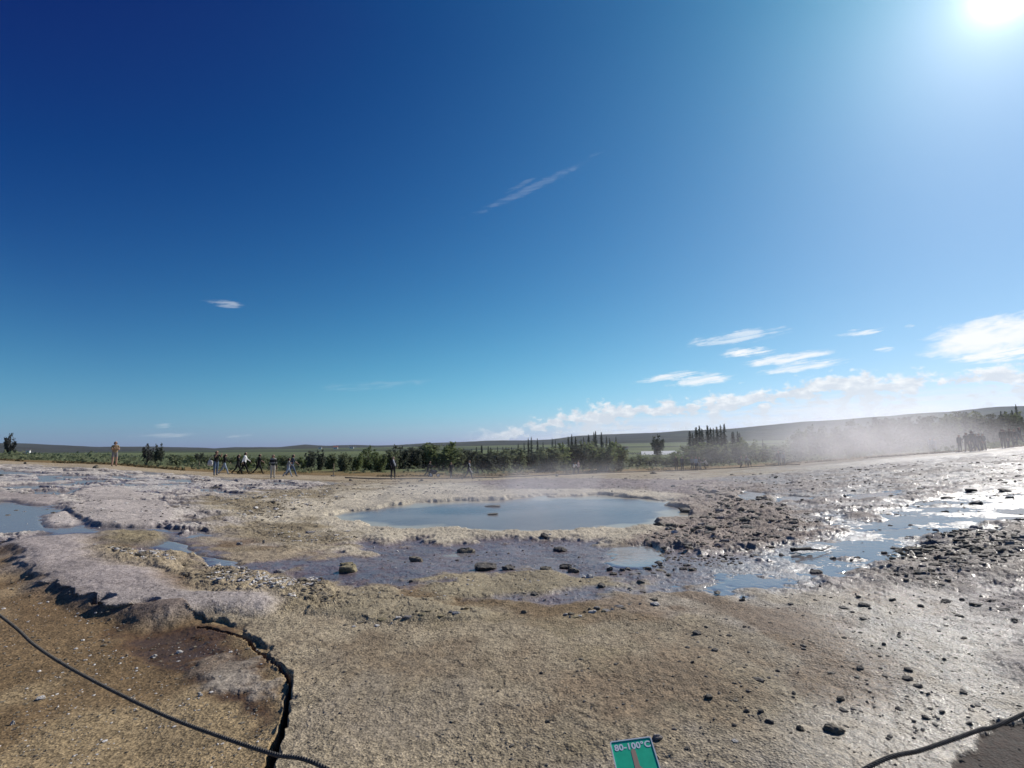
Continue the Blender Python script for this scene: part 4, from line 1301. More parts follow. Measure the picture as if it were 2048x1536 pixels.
# stones along the broken crust edges
edge_rows = [([(690, 1252), (760, 1248), (840, 1242), (900, 1236), (958, 1228)], 20, 'brown', 'small stone in the broken crust edge left of centre', 'stones in the left crust edge'),
             ([(1130, 1234), (1180, 1226), (1230, 1222), (1280, 1213)], 20, 'brown', 'small stone in the broken crust edge right of centre', 'stones in the right crust edge'),
             ([(1225, 1145), (1290, 1142), (1340, 1146), (1385, 1140)], 12, 'dark', 'stone in the low dam below the shallow pool', 'stones in the dam of the shallow pool'),
             ([(480, 1095), (560, 1078), (640, 1070), (700, 1068), (720, 1090)], 8, 'ochre', 'rough stone along the left bank of the pool', 'stones of the left bank')]
for pts_, cnt, tone, lab, grp in edge_rows:
    pts_ = np.array(pts_, float)
    for i in range(cnt):
        t = i / (cnt - 1) * (len(pts_) - 1)
        a = int(min(t, len(pts_) - 2)); p = pts_[a] + (pts_[a + 1] - pts_[a]) * (t - a)
        rock(p[0] + random.uniform(-4, 4), p[1] + random.uniform(-6, 6), random.uniform(5, 24), random.uniform(3, 8), random.choice([tone, 'ochre', 'brown', 'grey', 'ochre', 'pale'] if tone != 'dark' else ['dark', 'dark', 'brown']), lab, random.choice(['lump', 'slab']), grp)


def scatter(poly, cnt, w0, w1, tones, kinds, lab, grp):
    P = np.array(poly, float)
    lo, hi = P.min(0), P.max(0)
    k = 0
    while k < cnt:
        q = np.array([random.uniform(lo[0], hi[0]), random.uniform(lo[1], hi[1])])
        if poly_sd(q[:1], q[1:], P)[0] > 0: continue
        wd = w0 + (w1 - w0) * random.random() ** 2
        rock(q[0], q[1], wd, wd * random.uniform(.28, .55), random.choice(tones), lab, random.choice(kinds), grp)
        k += 1


scatter([(1400, 985), (1480, 980), (1570, 1015), (1620, 1050), (1560, 1090), (1470, 1125), (1370, 1100), (1330, 1065), (1370, 1030)], 50, 6, 26, ['dark', 'brown', 'grey', 'grey', 'brown'], ['slab', 'slab', 'lump'], 'rough rock in the rubble heap right of the hot pool', 'rocks of the rubble heap')
scatter([(1800, 1098), (1870, 1080), (1950, 1060), (2060, 1030), (2060, 1130), (1900, 1165), (1790, 1150)], 40, 8, 28, ['grey', 'brown', 'grey', 'dark'], ['slab'], 'thin grey brown plate in the flaky rubble sheet on the right', 'plates of the flaky rubble sheet')
scatter([(1700, 1075), (1850, 1030), (2048, 995), (2048, 1030), (1900, 1070), (1760, 1105)], 20, 4, 10, ['dark'], ['lump'], 'small dark stone standing in the right-hand water film', 'stones in the right water film')
scatter([(0, 1010), (120, 1015), (150, 1050), (60, 1060), (0, 1062)], 20, 4, 12, ['dark', 'brown', 'pale'], ['lump'], 'small stone standing in the blue water on the left', 'stones in the left water')
scatter([(1500, 1180), (2048, 1170), (2048, 1430), (1560, 1500), (1400, 1440)], 30, 4, 11, ['dark'], ['lump', 'slab'], 'little dark stone scattered over the glittering gravel', 'little stones on the right gravel')


# loose pebbles and flakes: one mass per colour
def pebbles(name, P, S, mat, label, flat=.55, seed=1):
    r = np.random.default_rng(seed)
    bm = bmesh.new(); bmesh.ops.create_icosphere(bm, subdivisions=1, radius=1)
    U = np.array([v.co[:] for v in bm.verts]); T = np.array([[v.index for v in f.verts] for f in bm.faces]); bm.free()
    n_ = len(P)
    V = U[None] * (1 + .35 * (r.random((n_, len(U), 1)) - .5) * 2)
    sc = S[:, None, None] * np.stack([.7 + .6 * r.random(n_), .7 + .6 * r.random(n_), flat * (.6 + .8 * r.random(n_))], 1)[:, None, :]
    V = V * sc
    c, s_ = np.cos(r.random(n_) * 6.28), np.sin(r.random(n_) * 6.28)
    X = V[..., 0] * c[:, None] - V[..., 1] * s_[:, None]; Y = V[..., 0] * s_[:, None] + V[..., 1] * c[:, None]
    V = np.stack([X + P[:, :1], Y + P[:, 1:2], V[..., 2] + P[:, 2:] + S[:, None] * .15 * flat], -1).reshape(-1, 3)
    Fs = (T[None] + (np.arange(n_) * len(U))[:, None, None]).reshape(-1, 3)
    return tag(link(name, np_mesh(name, V, Fs, mat, False)), label, name, None, 'stuff')


def strewn(poly, n_, s0, s1, seed, warp=.5):
    r = np.random.default_rng(seed)
    Pw = np.array([hit(px, py) for px, py in poly])
    lo, hi = Pw.min(0), Pw.max(0)
    # even in the picture plane, so far zones are not overfilled
    Ps = np.array(poly, float); a, b = Ps.min(0), Ps.max(0)
    q = np.stack([r.uniform(a[0], b[0], n_ * 3), r.uniform(a[1], b[1], n_ * 3)], 1)
    q = q[poly_sd(q[:, 0], q[:, 1], Ps) < 0][:n_]
    xy = np.array([hit(px, py) for px, py in q]) if len(q) < 400 else fast_hit(q)
    cl = fbm(xy[:, 0], xy[:, 1], .8, 3, seed)
    xy = xy[cl > warp - .08]
    z = terrain(xy[:, 0], xy[:, 1])[0]
    s_ = (s0 + (s1 - s0) * r.random(len(xy)) ** 3) * xy[:, 1] / F
    return np.concatenate([xy, z[:, None]], 1), s_


def fast_hit(q):
    d = np.stack([(q[:, 0] - CX) / F, -(q[:, 1] - CY) / F], 1)
    Dv = d[:, :1] * np.array(C_RIGHT) + d[:, 1:] * np.array(C_UP) + np.array(C_FWD)
    h = np.hypot(Dv[:, 0], Dv[:, 1])
    lo = np.full(len(q), 1.2); hi = np.full(len(q), 90.0)
    for _ in range(34):
        mid = (lo + hi) / 2
        zz = CAM_H + Dv[:, 2] / h * mid
        below = zz < base(Dv[:, 0] / h * mid, Dv[:, 1] / h * mid)
        hi = np.where(below, mid, hi); lo = np.where(below, lo, mid)
    return np.stack([Dv[:, 0] / h * hi, Dv[:, 1] / h * hi], 1)


sets = {'pale': [], 'brown': [], 'dark': []}
for poly, n_, s0, s1, tones in [
    ([(180, 1092), (330, 1108), (480, 1140), (640, 1160), (670, 1215), (540, 1200), (420, 1180), (330, 1148)], 1500, 1.2, 6, ('pale', 'brown')),
    ([(1300, 1060), (1400, 970), (1500, 980), (1640, 1050), (1480, 1130), (1250, 1140)], 1500, 1.2, 7, ('brown', 'dark')),
    ([(1780, 1098), (1870, 1080), (2048, 1030), (2048, 1140), (1880, 1180), (1760, 1165)], 900, 1.2, 8, ('brown', 'dark')),
    ([(420, 1000), (650, 975), (700, 1000), (520, 1050), (720, 1085), (560, 1090)], 900, 1.0, 4, ('brown', 'pale')),
    ([(600, 1270), (1500, 1220), (2048, 1180), (2048, 1536), (600, 1536)], 1300, .9, 4, ('brown', 'dark')),
    ([(0, 1130), (250, 1230), (540, 1300), (540, 1536), (0, 1536)], 1500, .9, 3.6, ('brown', 'brown', 'brown', 'pale')),
    ([(1380, 1185), (2048, 1165), (2048, 1420), (1740, 1520), (1330, 1470)], 150, 2.5, 9, ('dark',)),
    ([(0, 950), (400, 965), (400, 1060), (0, 1060)], 350, 1.0, 4, ('dark', 'pale')),
    ([(1450, 950), (2048, 910), (2048, 1000), (1600, 1060)], 900, .9, 4.5, ('dark', 'brown')),
    ([(700, 1060), (1300, 1060), (1420, 1120), (1200, 1210), (700, 1200)], 500, .9, 4, ('brown', 'dark', 'pale')),
    ([(640, 960), (1400, 950), (1400, 990), (1000, 985), (700, 1000)], 700, .9, 3.5, ('brown', 'dark')),
]:
    for k, tn in enumerate(tones):
        sets[tn].append(strewn(poly, int(n_ * 1.7) // len(tones), s0, s1 * .9, int(poly[0][0] + poly[1][1]) + k * 13))
for tn, name, lab in [('pale', 'pale_pebbles', 'pale chips of sinter strewn over the crust and gravel'), ('brown', 'brown_pebbles', 'brown pebbles and flakes strewn over the crust and gravel'), ('dark', 'dark_pebbles', 'dark pebbles strewn over the rubble and wet ground')]:
    pebbles(name, np.concatenate([q[0] for q in sets[tn]]), np.concatenate([q[1] for q in sets[tn]]), ROCKM[tn], lab, .5, len(tn))


# ================================================================== people
def cloth(name, c, rough=.9):
    return plain(name, c, rough, .12, 6, .15)


SKIN = plain('skin', (.42, .26, .19), .6, .06, 8)
CL = {k: cloth(k + '_cloth', c) for k, c in {
    'black': (.018, .018, .020), 'charcoal': (.045, .046, .050), 'white': (.80, .80, .80), 'jeans': (.10, .14, .21), 'paleblue': (.28, .34, .42),
    'beige': (.30, .22, .13), 'greyshort': (.24, .22, .22), 'stone': (.55, .50, .43), 'grey': (.26, .28, .30), 'navy': (.03, .04, .07),
    'teal': (.06, .08, .085), 'pinkish': (.55, .40, .38), 'brownhair': (.05, .035, .025), 'darkhair': (.018, .015, .013), 'fairhair': (.30, .22, .13), 'shoe': (.03, .03, .03), 'whiteshoe': (.75, .75, .75)}.items()}


def stripes():
    mt, t = new_mat('striped_knit')
    P = t.n('ShaderNodeTexCoord').outputs['Object']
    z = t.n('ShaderNodeSeparateXYZ', i_0=P).outputs[2]
    f = t.m('FRACT', t.m('MULTIPLY', z, 6.0))
    p = t.n('ShaderNodeBsdfPrincipled', i_Base_Color=t.mix(t.m('GREATER_THAN', f, .72), (.02, .02, .022, 1), (.34, .33, .30, 1)), i_Roughness=.9)
    out(mt, t, p.outputs[0])
    return mt


CL['striped'] = stripes()
POSES = {
    # leg: (hip forward angle, knee bend) left, right; arm: (shoulder forward, abduct, elbow bend) left, right; lean forward
    'stand': dict(leg=((2, 2), (-2, 2)), arm=((4, 8, 12), (2, 8, 14)), lean=2, splay=.035),
    'wide': dict(leg=((1, 1), (-1, 1)), arm=((8, 10, 60), (6, 10, 30)), lean=0, splay=.10),
    'folded': dict(leg=((2, 3), (-3, 3)), arm=((22, 6, 95), (22, 6, 95)), lean=0, splay=.045, cross=1),
    'walk': dict(leg=((26, 8), (-24, 18)), arm=((-26, 8, 15), (28, 8, 25)), lean=4, splay=.01),
    'walk2': dict(leg=((-22, 22), (24, 5)), arm=((30, 8, 30), (-24, 8, 15)), lean=4, splay=.01),
    'photo': dict(leg=((2, 2), (-4, 4)), arm=((62, 10, 85), (62, 10, 85)), lean=2, splay=.04, cross=.6),
    'push': dict(leg=((24, 10), (-24, 20)), arm=((48, 5, 30), (48, 5, 30)), lean=18, splay=.01),
    'bend': dict(leg=((14, 14), (-4, 10)), arm=((50, 8, 25), (46, 8, 30)), lean=48, splay=.05),
    'crouch': dict(leg=((88, 118), (80, 112)), arm=((55, 8, 60), (50, 8, 50)), lean=28, splay=.07),
}


def limb(a, L, fwd, out_, side):
    """end point of a bone hanging down, swung forward by fwd and outward by out_ degrees"""
    f, o = R(fwd), R(out_)
    return a + Vector((side * math.sin(o) * math.cos(f), -math.sin(f), -math.cos(f) * math.cos(o))) * L


def person_mesh(pose, top, bottom, shoe, sleeves, shorts, longhair=False, female=False):
    """unit height figure facing -Y, feet at z = 0"""
    q = POSES[pose]
    J = []; Ed = []; Rd = []; Lb = []

    def add(p, r, parent=None, lab='top'):
        J.append(Vector(p)); Rd.append(r); Lb.append(lab)
        if parent is not None: Ed.append((parent, len(J) - 1))
        return len(J) - 1
    lean = R(q['lean'])

    def up(p, h, s=0.0):
        return Vector((p[0] + s, p[1] - math.sin(lean) * h, p[2] + math.cos(lean) * h))
    pel = Vector((0, 0, .515))
    sw = .088 if female else .102
    i0 = add(pel, .074, None, 'bottom')
    i1 = add(up(pel, .10), .066 if female else .072, i0)
    i2 = add(up(pel, .20), .078, i1)
    i3 = add(up(pel, .285), .062, i2)
    nk = up(pel, .335); i4 = add(nk, .030, i3, 'skin')
    hd = up(pel, .385) + Vector((0, -.012, 0)); i5 = add(hd, .050, i4, 'skin')
    i6 = add(hd + Vector((0, -.002, .045)), .056, i5, 'skin')
    i7 = add(hd + Vector((0, .004, .080)), .040, i6, 'skin')
    hands = []
    for side, am in ((-1, q['arm'][0]), (1, q['arm'][1])):
        sh = up(pel, .290) + Vector((side * sw, 0, 0))
        a = add(sh, .033, i3)
        el = limb(sh, .165, am[0], am[1], side)
        b = add(el, .026, a)
        cr = q.get('cross', 0)
        fore = limb(el, .145, am[0] + am[2], am[1] * (1 - 3 * cr), side)
        if cr: fore.x -= side * .07 * cr
        c = add(el + (fore - el) * .5, .023, b, 'sleeve')
        d = add(fore, .015, c, 'sleeve')
        dr = (fore - el).normalized()
        e_ = add(fore + dr * .035, .017, d, 'skin')
        hands.append((fore + dr * .035, dr, side))
    lows = []
    for side, lg in ((-1, q['leg'][0]), (1, q['leg'][1])):
        hp = pel + Vector((side * .048, 0, -.012))
        a = add(hp, .060, i0, 'bottom')
        kn = limb(hp, .235, lg[0], math.degrees(q['splay']) * 1.2, side)
        th = add(hp + (kn - hp) * .5, .052, a, 'bottom')
        b = add(kn, .038, th, 'shin' if shorts else 'bottom')
        an = limb(kn, .232, lg[0] - lg[1], math.degrees(q['splay']) * .6, side)
        c = add(kn + (an - kn) * .4, .036, b, 'shin')
        d = add(an, .024, c, 'shin')
        tilt = R(lg[0] - lg[1]) * .45
        fw = Vector((side * .012, -math.cos(tilt), -.18 - math.sin(tilt) * .3))
        hl = add(an + Vector((0, .012, -.022)), .021, d, 'shoe')
        to = add(an + fw * .078 + Vector((0, 0, -.012)), .017, hl, 'shoe')
        lows += [an.z - .043, J[to].z - .017]
    me_ = bpy.data.meshes.new('tmp')
    me_.from_pydata([tuple(v) for v in J], Ed, [])
    o = bpy.data.objects.new('tmp', me_)
    COL.objects.link(o)
    me_.skin_vertices if me_.skin_vertices else None
    md = o.modifiers.new('skin', 'SKIN')
    md.use_smooth_shade = True
    if not me_.skin_vertices:
        bpy.context.view_layer.objects.active = o
    sv = me_.skin_vertices[0].data
    for k, v in enumerate(sv):
        v.radius = (Rd[k], Rd[k])
        v.use_root = (k == 0)
    for k in (i1, i2, i3): sv[k].radius = (Rd[k] * 1.28, Rd[k] * .86)
    sv[i0].radius = (Rd[i0] * 1.15, Rd[i0] * .9)
    o.modifiers.new('sub', 'SUBSURF').levels = 2
    dg = bpy.context.evaluated_depsgraph_get()
    bm_ = o.evaluated_get(dg).to_mesh()
    V = np.array([v.co[:] for v in bm_.vertices]); Fs = [tuple(p.vertices) for p in bm_.polygons]
    bpy.data.objects.remove(o)
    bpy.data.meshes.remove(me_)
    Jn = np.array([j[:] for j in J])
    cen = np.array([V[list(f)].mean(0) for f in Fs])
    best = np.full(len(cen), 9.0); mi = np.zeros(len(cen), int)
    midx = {'skin': 0, 'top': 1, 'bottom': 2, 'shoe': 3, 'sleeve': 1 if sleeves else 0, 'shin': 0 if shorts else 2}
    for a, b in Ed:
        A, Bv = Jn[a], Jn[b]
        t = np.clip(((cen - A) @ (Bv - A)) / ((Bv - A) @ (Bv - A)), 0, 1)
        d = np.linalg.norm(cen - A - t[:, None] * (Bv - A), axis=1) - Rd[b] * .3
        nb = d < best
        best = np.where(nb, d, best); mi = np.where(nb, midx[Lb[b]], mi)
    V[:, 2] -= V[:, 2].min()
    off = V[:, 2].min()
    shift = -min(0, 0)
    # fingers, thumb, nose, ears, eyes
    extra = []
    dzv = -(Jn[:, 2].min() - 0)
    base_z = float(np.array([j.z for j in J]).min())
    raw_min = None
    return V, Fs, mi, J, hands, hd


def mesh_person(name, pose, top, bottom, shoe, hair, sleeves=True, shorts=False, longhair=False, female=False):
    V, Fs, mi, J, hands, hd = person_mesh(pose, top, bottom, shoe, sleeves, shorts, longhair, female)
    # V was dropped to z = 0: find the drop from the head joint
    top_v = V[:, 2].max(); top_j = max(j.z for j in J) + .040
    dz_ = top_v - top_j if pose != 'crouch' else V[:, 2].max() - (max(j.z for j in J) + .040)
    V = V.tolist(); Fs = list(Fs); mi = list(mi)

    def tube(P, Rr, m_, k=5):
        v, f = tube_arrays([tuple(p + Vector((0, 0, dz_))) for p in P], Rr, k)
        o_ = len(V)
        V.extend(v.tolist()); Fs.extend([tuple(int(x) + o_ for x in q_) for q_ in f]); mi.extend([m_] * len(f))
        n0 = o_ + len(v) - k
        Fs.append(tuple(range(n0, n0 + k))); mi.append(m_)
    for hp, dr, side in hands:
        sd = dr.cross(Vector((0, -1, .2))); sd = sd.normalized() if sd.length > .01 else Vector((1, 0, 0))
        pn = sd.cross(dr).normalized()
        for k, L in enumerate((.040, .046, .043, .033)):
            st = hp + sd * (.007 * (k - 1.5))
            tube([st, st + dr * L * .5 - pn * .002, st + dr * L * .85 - pn * .012], [.0042, .0040, .0032], 0)
        st = hp - dr * .018 + sd * .012
        tube([st, st + sd * .012 + dr * .014, st + sd * .014 + dr * .030], [.0048, .0044, .0034], 0)
    fc = hd + Vector((0, -.052, .030))
    tube([fc + Vector((0, .006, .022)), fc + Vector((0, -.010, .004)), fc + Vector((0, .006, -.002))], [.005, .009, .006], 0)
    for s_ in (-1, 1):
        ea = hd + Vector((s_ * .050, .004, .036))
        tube([ea, ea + Vector((s_ * .010, .004, .002)), ea + Vector((s_ * .011, .010, .006))], [.013, .012, .006], 0, 6)
        ey = fc + Vector((s_ * .018, .006, .020))
        tube([ey, ey + Vector((0, -.004, 0))], [.006, .004], 4)
    mo = fc + Vector((0, .006, -.020))
    tube([mo + Vector((-.016, .004, 0)), mo + Vector((0, -.003, -.001)), mo + Vector((.016, .004, 0))], [.003, .004, .003], 5)
    me_ = bpy.data.meshes.new(name)
    me_.from_pydata(V, [], Fs)
    for m_ in (SKIN, CL[top], CL[bottom], CL[shoe], CL['darkhair'], CL['pinkish']): me_.materials.append(m_)
    me_.polygons.foreach_set('material_index', np.array(mi, dtype=np.int32))
    me_.polygons.foreach_set('use_smooth', np.ones(len(Fs), bool))
    # hair cap
    bm = bmesh.new()
    bmesh.ops.create_uvsphere(bm, u_segments=14, v_segments=10, radius=1)
    c = hd + Vector((0, .010, .046 + dz_))
    for v in bm.verts:
        p = v.co.copy()
        v.co = Vector((c.x + p.x * .060, c.y + p.y * .066, c.z + p.z * .064))
    kill = [f for f in bm.faces if (f.calc_center_median().y < c.y - .028 and f.calc_center_median().z < c.z + .020) or f.calc_center_median().z < c.z - .040]
    bmesh.ops.delete(bm, geom=kill, context='FACES')
    if longhair:
        v_, f_ = tube_arrays([tuple(c + Vector((0, .040, .01))), tuple(c + Vector((0, .060, -.06))), tuple(c + Vector((0, .066, -.13)))], [.045, .050, .022], 8)
        vs = [bm.verts.new(tuple(p)) for p in v_]
        for q_ in f_: bm.faces.new([vs[int(x)] for x in q_])
    hm = bpy.data.meshes.new('hair')
    bm.to_mesh(hm); bm.free()
    hm.materials.append(CL[hair])
    for p in hm.polygons: p.use_smooth = True
    return me_, hm


def person(px, feet, top_y, face, pose, top, bottom, hair, label, group=None, shoe='shoe', sleeves=True, shorts=False, longhair=False, female=False, depth=None, hfac=1.0):
    x, y = hit(px, feet)
    if depth: x, y = at_depth(px, depth)
    z = gz(x, y)
    hgt_ = (feet - top_y) / F * y / {'push': .93, 'bend': .86, 'crouch': .70}.get(pose, 1.0) * hfac
    hgt_ = min(max(hgt_, 1.45), 2.0)
    bm_, hm = mesh_person('person', pose, top, bottom, shoe, hair, sleeves, shorts, longhair, female)
    o = link('person', bm_)
    o.location = (x, y, z)
    o.scale = (hgt_,) * 3
    # the mesh faces -Y, towards the camera; 90 turns it to the east
    o.rotation_euler = (0, 0, R(face) - math.atan2(x, y))
    tag(o, label, 'person', group)
    link('hair', hm, o)
    return o


WALK = 'people walking along the path'
man = person(228, 933, 883, 8, 'folded', 'beige', 'greyshort', 'darkhair', 'person in beige shirt and grey shorts standing alone at the path, arms folded', None, sleeves=False, shorts=True)
p_bag = person(431, 951, 902, 25, 'photo', 'black', 'jeans', 'brownhair', 'person in black shirt and blue jeans holding up a camera', WALK, sleeves=False)
person(448, 949, 907, 80, 'walk', 'black', 'paleblue', 'darkhair', 'person with long dark hair, black jacket and pale blue jeans walking', WALK, longhair=True, female=True)
person(475, 949, 908, 75, 'walk2', 'black', 'black', 'darkhair', 'person in long black coat striding just behind the white shirt', WALK, female=True, longhair=True)
person(488, 948, 904, 80, 'walk', 'white', 'black', 'darkhair', 'person in bright white shirt and black trousers walking', WALK)
person(517, 949, 908, 85, 'walk2', 'black', 'black', 'darkhair', 'person in black T-shirt and black trousers mid stride, bare arm swinging', WALK, sleeves=False)
person(545, 957, 910, 5, 'stand', 'striped', 'stone', 'brownhair', 'person in striped dark jumper and pale trousers facing the pool', WALK)
person(576, 954, 917, 95, 'walk2', 'grey', 'paleblue', 'brownhair', 'person in grey half hidden behind the dark waistcoat', WALK, female=True)
person(584, 953, 908, 85, 'walk', 'navy', 'jeans', 'darkhair', 'person in dark waistcoat and dark jeans with arm swung forward', WALK, sleeves=False)
p_strap = person(786, 959, 914, 20, 'wide', 'charcoal', 'black', 'darkhair', 'person in dark jacket standing alone with legs apart', WALK)
p_push = person(856, 955, 927, 70, 'push', 'charcoal', 'charcoal', 'brownhair', 'person in charcoal leaning over the handle of a pushchair', WALK)
person(902, 957, 924, 10, 'walk', 'charcoal', 'charcoal', 'fairhair', 'person in charcoal with bare arms and one white shoe', WALK, shoe='whiteshoe', sleeves=False)
person(938, 958, 920, 60, 'walk2', 'black', 'navy', 'fairhair', 'person in black with a long pale scarf blown out', WALK)
person(1148, 949, 925, 20, 'bend', 'white', 'charcoal', 'darkhair', 'person in white bending down before the dark thicket', WALK)
person(1157, 948, 927, 60, 'stand', 'pinkish', 'charcoal', 'fairhair', 'person in pinkish top standing by the one bending in white', WALK, female=True)
BELT = 'people in front of the birch belt'
person(1353, 942, 912, 10, 'stand', 'black', 'black', 'darkhair', 'person in black at the left of the dark pair', BELT)
person(1365, 942, 913, 15, 'stand', 'navy', 'black', 'darkhair', 'person in navy at the right of the dark pair', BELT)
person(1385, 940, 914, 170, 'stand', 'grey', 'charcoal', 'fairhair', 'person in grey top at the left of a group of three', BELT)
person(1393, 941, 914, 20, 'stand', 'paleblue', 'navy', 'darkhair', 'person in pale blue jacket in the middle of a group of three', BELT)
person(1400, 939, 914, -20, 'stand', 'charcoal', 'grey', 'fairhair', 'person in charcoal at the right of a group of three', BELT)
person(1416, 939, 918, -80, 'crouch', 'stone', 'black', 'darkhair', 'person crouching low in a pale top beside the group of three', BELT)
person(1477, 935, 913, 80, 'crouch', 'charcoal', 'charcoal', 'fairhair', 'person crouching at the left of the seated pair', BELT)
person(1494, 934, 911, 30, 'wide', 'charcoal', 'black', 'fairhair', 'person in charcoal at the right of the seated pair', BELT)
person(1500, 934, 915, -60, 'bend', 'grey', 'charcoal', 'darkhair', 'person in grey stooping behind the seated pair', BELT)
person(1559, 931, 902, -30, 'stand', 'teal', 'charcoal', 'fairhair', 'person in dark green at the left edge of the steam', BELT)
person(1568, 930, 905, 20, 'stand', 'grey', 'teal', 'darkhair', 'person in grey half lost in the steam edge', BELT)
STM = 'people standing at the steam'
for px, ft, tp, po, tc, bc, fc_, lab in [
    (1863, 904, 877, 'stand', 'white', 'grey', 20, 'faint person in white deep inside the steam'),
    (1871, 903, 879, 'stand', 'grey', 'grey', -20, 'faint person in grey deep inside the steam'),
    (1921, 904, 870, 'stand', 'teal', 'teal', 30, 'person in dark teal at the western end of the group by the steam'),
    (1936, 904, 865, 'wide', 'charcoal', 'black', -20, 'person in charcoal with legs apart in the group by the steam'),
    (1947, 903, 862, 'stand', 'teal', 'charcoal', 10, 'tallest person of the group by the steam, in dark teal'),
    (1953, 903, 866, 'walk', 'navy', 'navy', 60, 'person in navy stepping forward in the group by the steam'),
    (1961, 902, 867, 'stand', 'black', 'charcoal', 0, 'person in black in the group by the steam'),
    (1969, 901, 867, 'wide', 'teal', 'black', -40, 'person at the eastern end of the group by the steam'),
    (2008, 897, 858, 'stand', 'charcoal', 'black', 20, 'person in charcoal at the west of the easternmost group'),
    (2013, 896, 861, 'stand', 'teal', 'charcoal', -20, 'person in teal close behind the charcoal one, easternmost group'),
    (2023, 895, 857, 'wide', 'black', 'black', 10, 'broad person in black in the easternmost group'),
    (2032, 893, 858, 'stand', 'charcoal', 'teal', 0, 'person in charcoal and teal in the easternmost group'),
    (2041, 892, 854, 'walk2', 'teal', 'charcoal', 50, 'person in teal stepping out at the end of the easternmost group')]:
    person(px, ft, tp, fc_, po, tc, bc, random.choice(['darkhair', 'fairhair', 'brownhair']), lab, STM)


def soft_blob(name, mat, prof, sx, sy):
    """lathe with squashed section"""
    V, Fq = tube_arrays([(0, 0, z) for z, r_ in prof], [max(r_, .004) for z, r_ in prof], 12)
    V[:, 0] *= sx; V[:, 1] *= sy
    return np_mesh(name, V, Fq, mat, True)


BAGM = cloth('bag_cloth', (.55, .53, .52))
x, y = hit(421, 947)
bag = bpy.data.objects.new('shoulder_bag', None); COL.objects.link(bag)
bag.location = (x, y - .1, gz(x, y) + .55)
tag(bag, 'big pale bag hanging beside the person with the camera', 'bag')
link('pouch', soft_blob('pouch', BAGM, [(0, .02), (.02, .17), (.15, .20), (.30, .18), (.42, .13), (.44, .02)], 1, .45), bag)
link('strap', np_mesh('strap', *tube_arrays([(-.1, 0, .43), (.0, 0, .62), (.22, 0, .78), (.32, 0, .72)], [.015] * 4, 6), BAGM), bag)
PALECL = cloth('pale_scarf_cloth', (.62, .62, .62))
x, y = hit(938, 958)
sc_ = link('scarf', np_mesh('scarf', *tube_arrays([(.0, 0, 1.42), (.10, -.05, 1.25), (.08, -.08, 1.05), (.16, -.08, .8), (.30, -.06, .6), (.40, -.05, .52)], [.05, .06, .05, .055, .05, .02], 8), PALECL))
sc_.location = (x, y - .12, gz(x, y))
tag(sc_, 'long pale scarf streaming from the neck of a person in black', 'scarf')
x, y = hit(786, 959)
sc_ = link('jacket', np_mesh('jacket', *tube_arrays([(.03, 0, 1.55), (.10, -.05, 1.35), (.20, -.08, 1.15), (.24, -.08, 1.02)], [.04, .05, .06, .03], 8), PALECL))
sc_.location = (x, y - .15, gz(x, y))
tag(sc_, 'pale jacket slung over the shoulder of the lone dark figure', 'jacket')


# pushchair
def pushchair():
    x, y = hit(867, 955)
    e = bpy.data.objects.new('pushchair', None); COL.objects.link(e)
    e.location = (x, y, gz(x, y)); e.rotation_euler = (0, 0, .15)
    tag(e, 'dark three-wheeled pushchair with a white wheel disc on the path', 'pushchair')
    dk = CL['navy']; bl = CL['black']
    # seat shell
    V, Fq = tube_arrays([(-.28, 0, .62), (-.10, 0, .46), (.14, 0, .44), (.30, 0, .56)], [.15, .20, .19, .10], 10)
    link('seat', np_mesh('seat', V, Fq, dk), e)
    ang_ = np.linspace(R(100), R(250), 9)
    V = np.concatenate([np.stack([-.18 + .30 * np.cos(ang_), np.full(9, s_), .72 - .30 * np.sin(ang_ + math.pi)], 1) for s_ in (-.2, 0, .2)])
    link('canopy', np_mesh('canopy', V, grid_faces(3, 9), dk), e)
    link('handle', np_mesh('handle', *tube_arrays([(.25, .2, .3), (-.35, .2, .85), (-.45, .2, .98), (-.45, -.2, .98), (-.35, -.2, .85), (.25, -.2, .3)], [.014] * 6, 6), bl), e)
    for cx, cy, rr in ((-.28, -.24, .20), (-.28, .24, .20), (.42, 0, .15)):
        t_ = np.linspace(0, 2 * math.pi, 19)
        wv, wf = tube_arrays([(cx + rr * math.cos(a), cy, rr + .02 + rr * math.sin(a)) for a in t_], [.028] * 19, 6)
        wl = link('wheel', np_mesh('wheel', wv, wf, bl), e)
        dv, df = tube_arrays([(cx, cy - .02, rr + .02), (cx, cy + .02, rr + .02)], [rr * .72] * 2, 14)
        dm = bpy.data.meshes.new('rim')
        dm.from_pydata(dv.tolist(), [], [tuple(map(int, f)) for f in df] + [tuple(range(13, -1, -1)), tuple(range(14, 28))])
        dm.materials.append(CL['white'] if cx > 0 or cy < 0 else CL['charcoal'])
        link('rim', dm, wl)
    link('chassis', np_mesh('chassis', *join([tube_arrays([(-.28, -.24, .22), (-.1, -.1, .36), (.42, 0, .17)], [.014] * 3), tube_arrays([(-.28, .24, .22), (-.1, .1, .36), (.42, 0, .17)], [.014] * 3)]), bl), e)


pushchair()

# ================================================================== stake, twig, path rope
WOOD = plain('weathered_wood', (.34, .27, .18), .9, .2, 14)
TWIGM = plain('dark_twig', (.06, .05, .045), .8, .2, 14)


def stake(px, py, hpx, label, group=None):
    x, y = hit(px, py)
    h = hpx / F * y
    V, Fq = tube_arrays([(0, 0, -.1), (.005, 0, h * .5), (.01, 0, h - .03), (.01, 0, h)], [.045, .042, .04, .018], 7)
    o = link('wooden_stake', np_mesh('wooden_stake', V, Fq, WOOD, False))
    o.location = (x, y, gz(x, y))
    tag(o, label, 'stake', group)


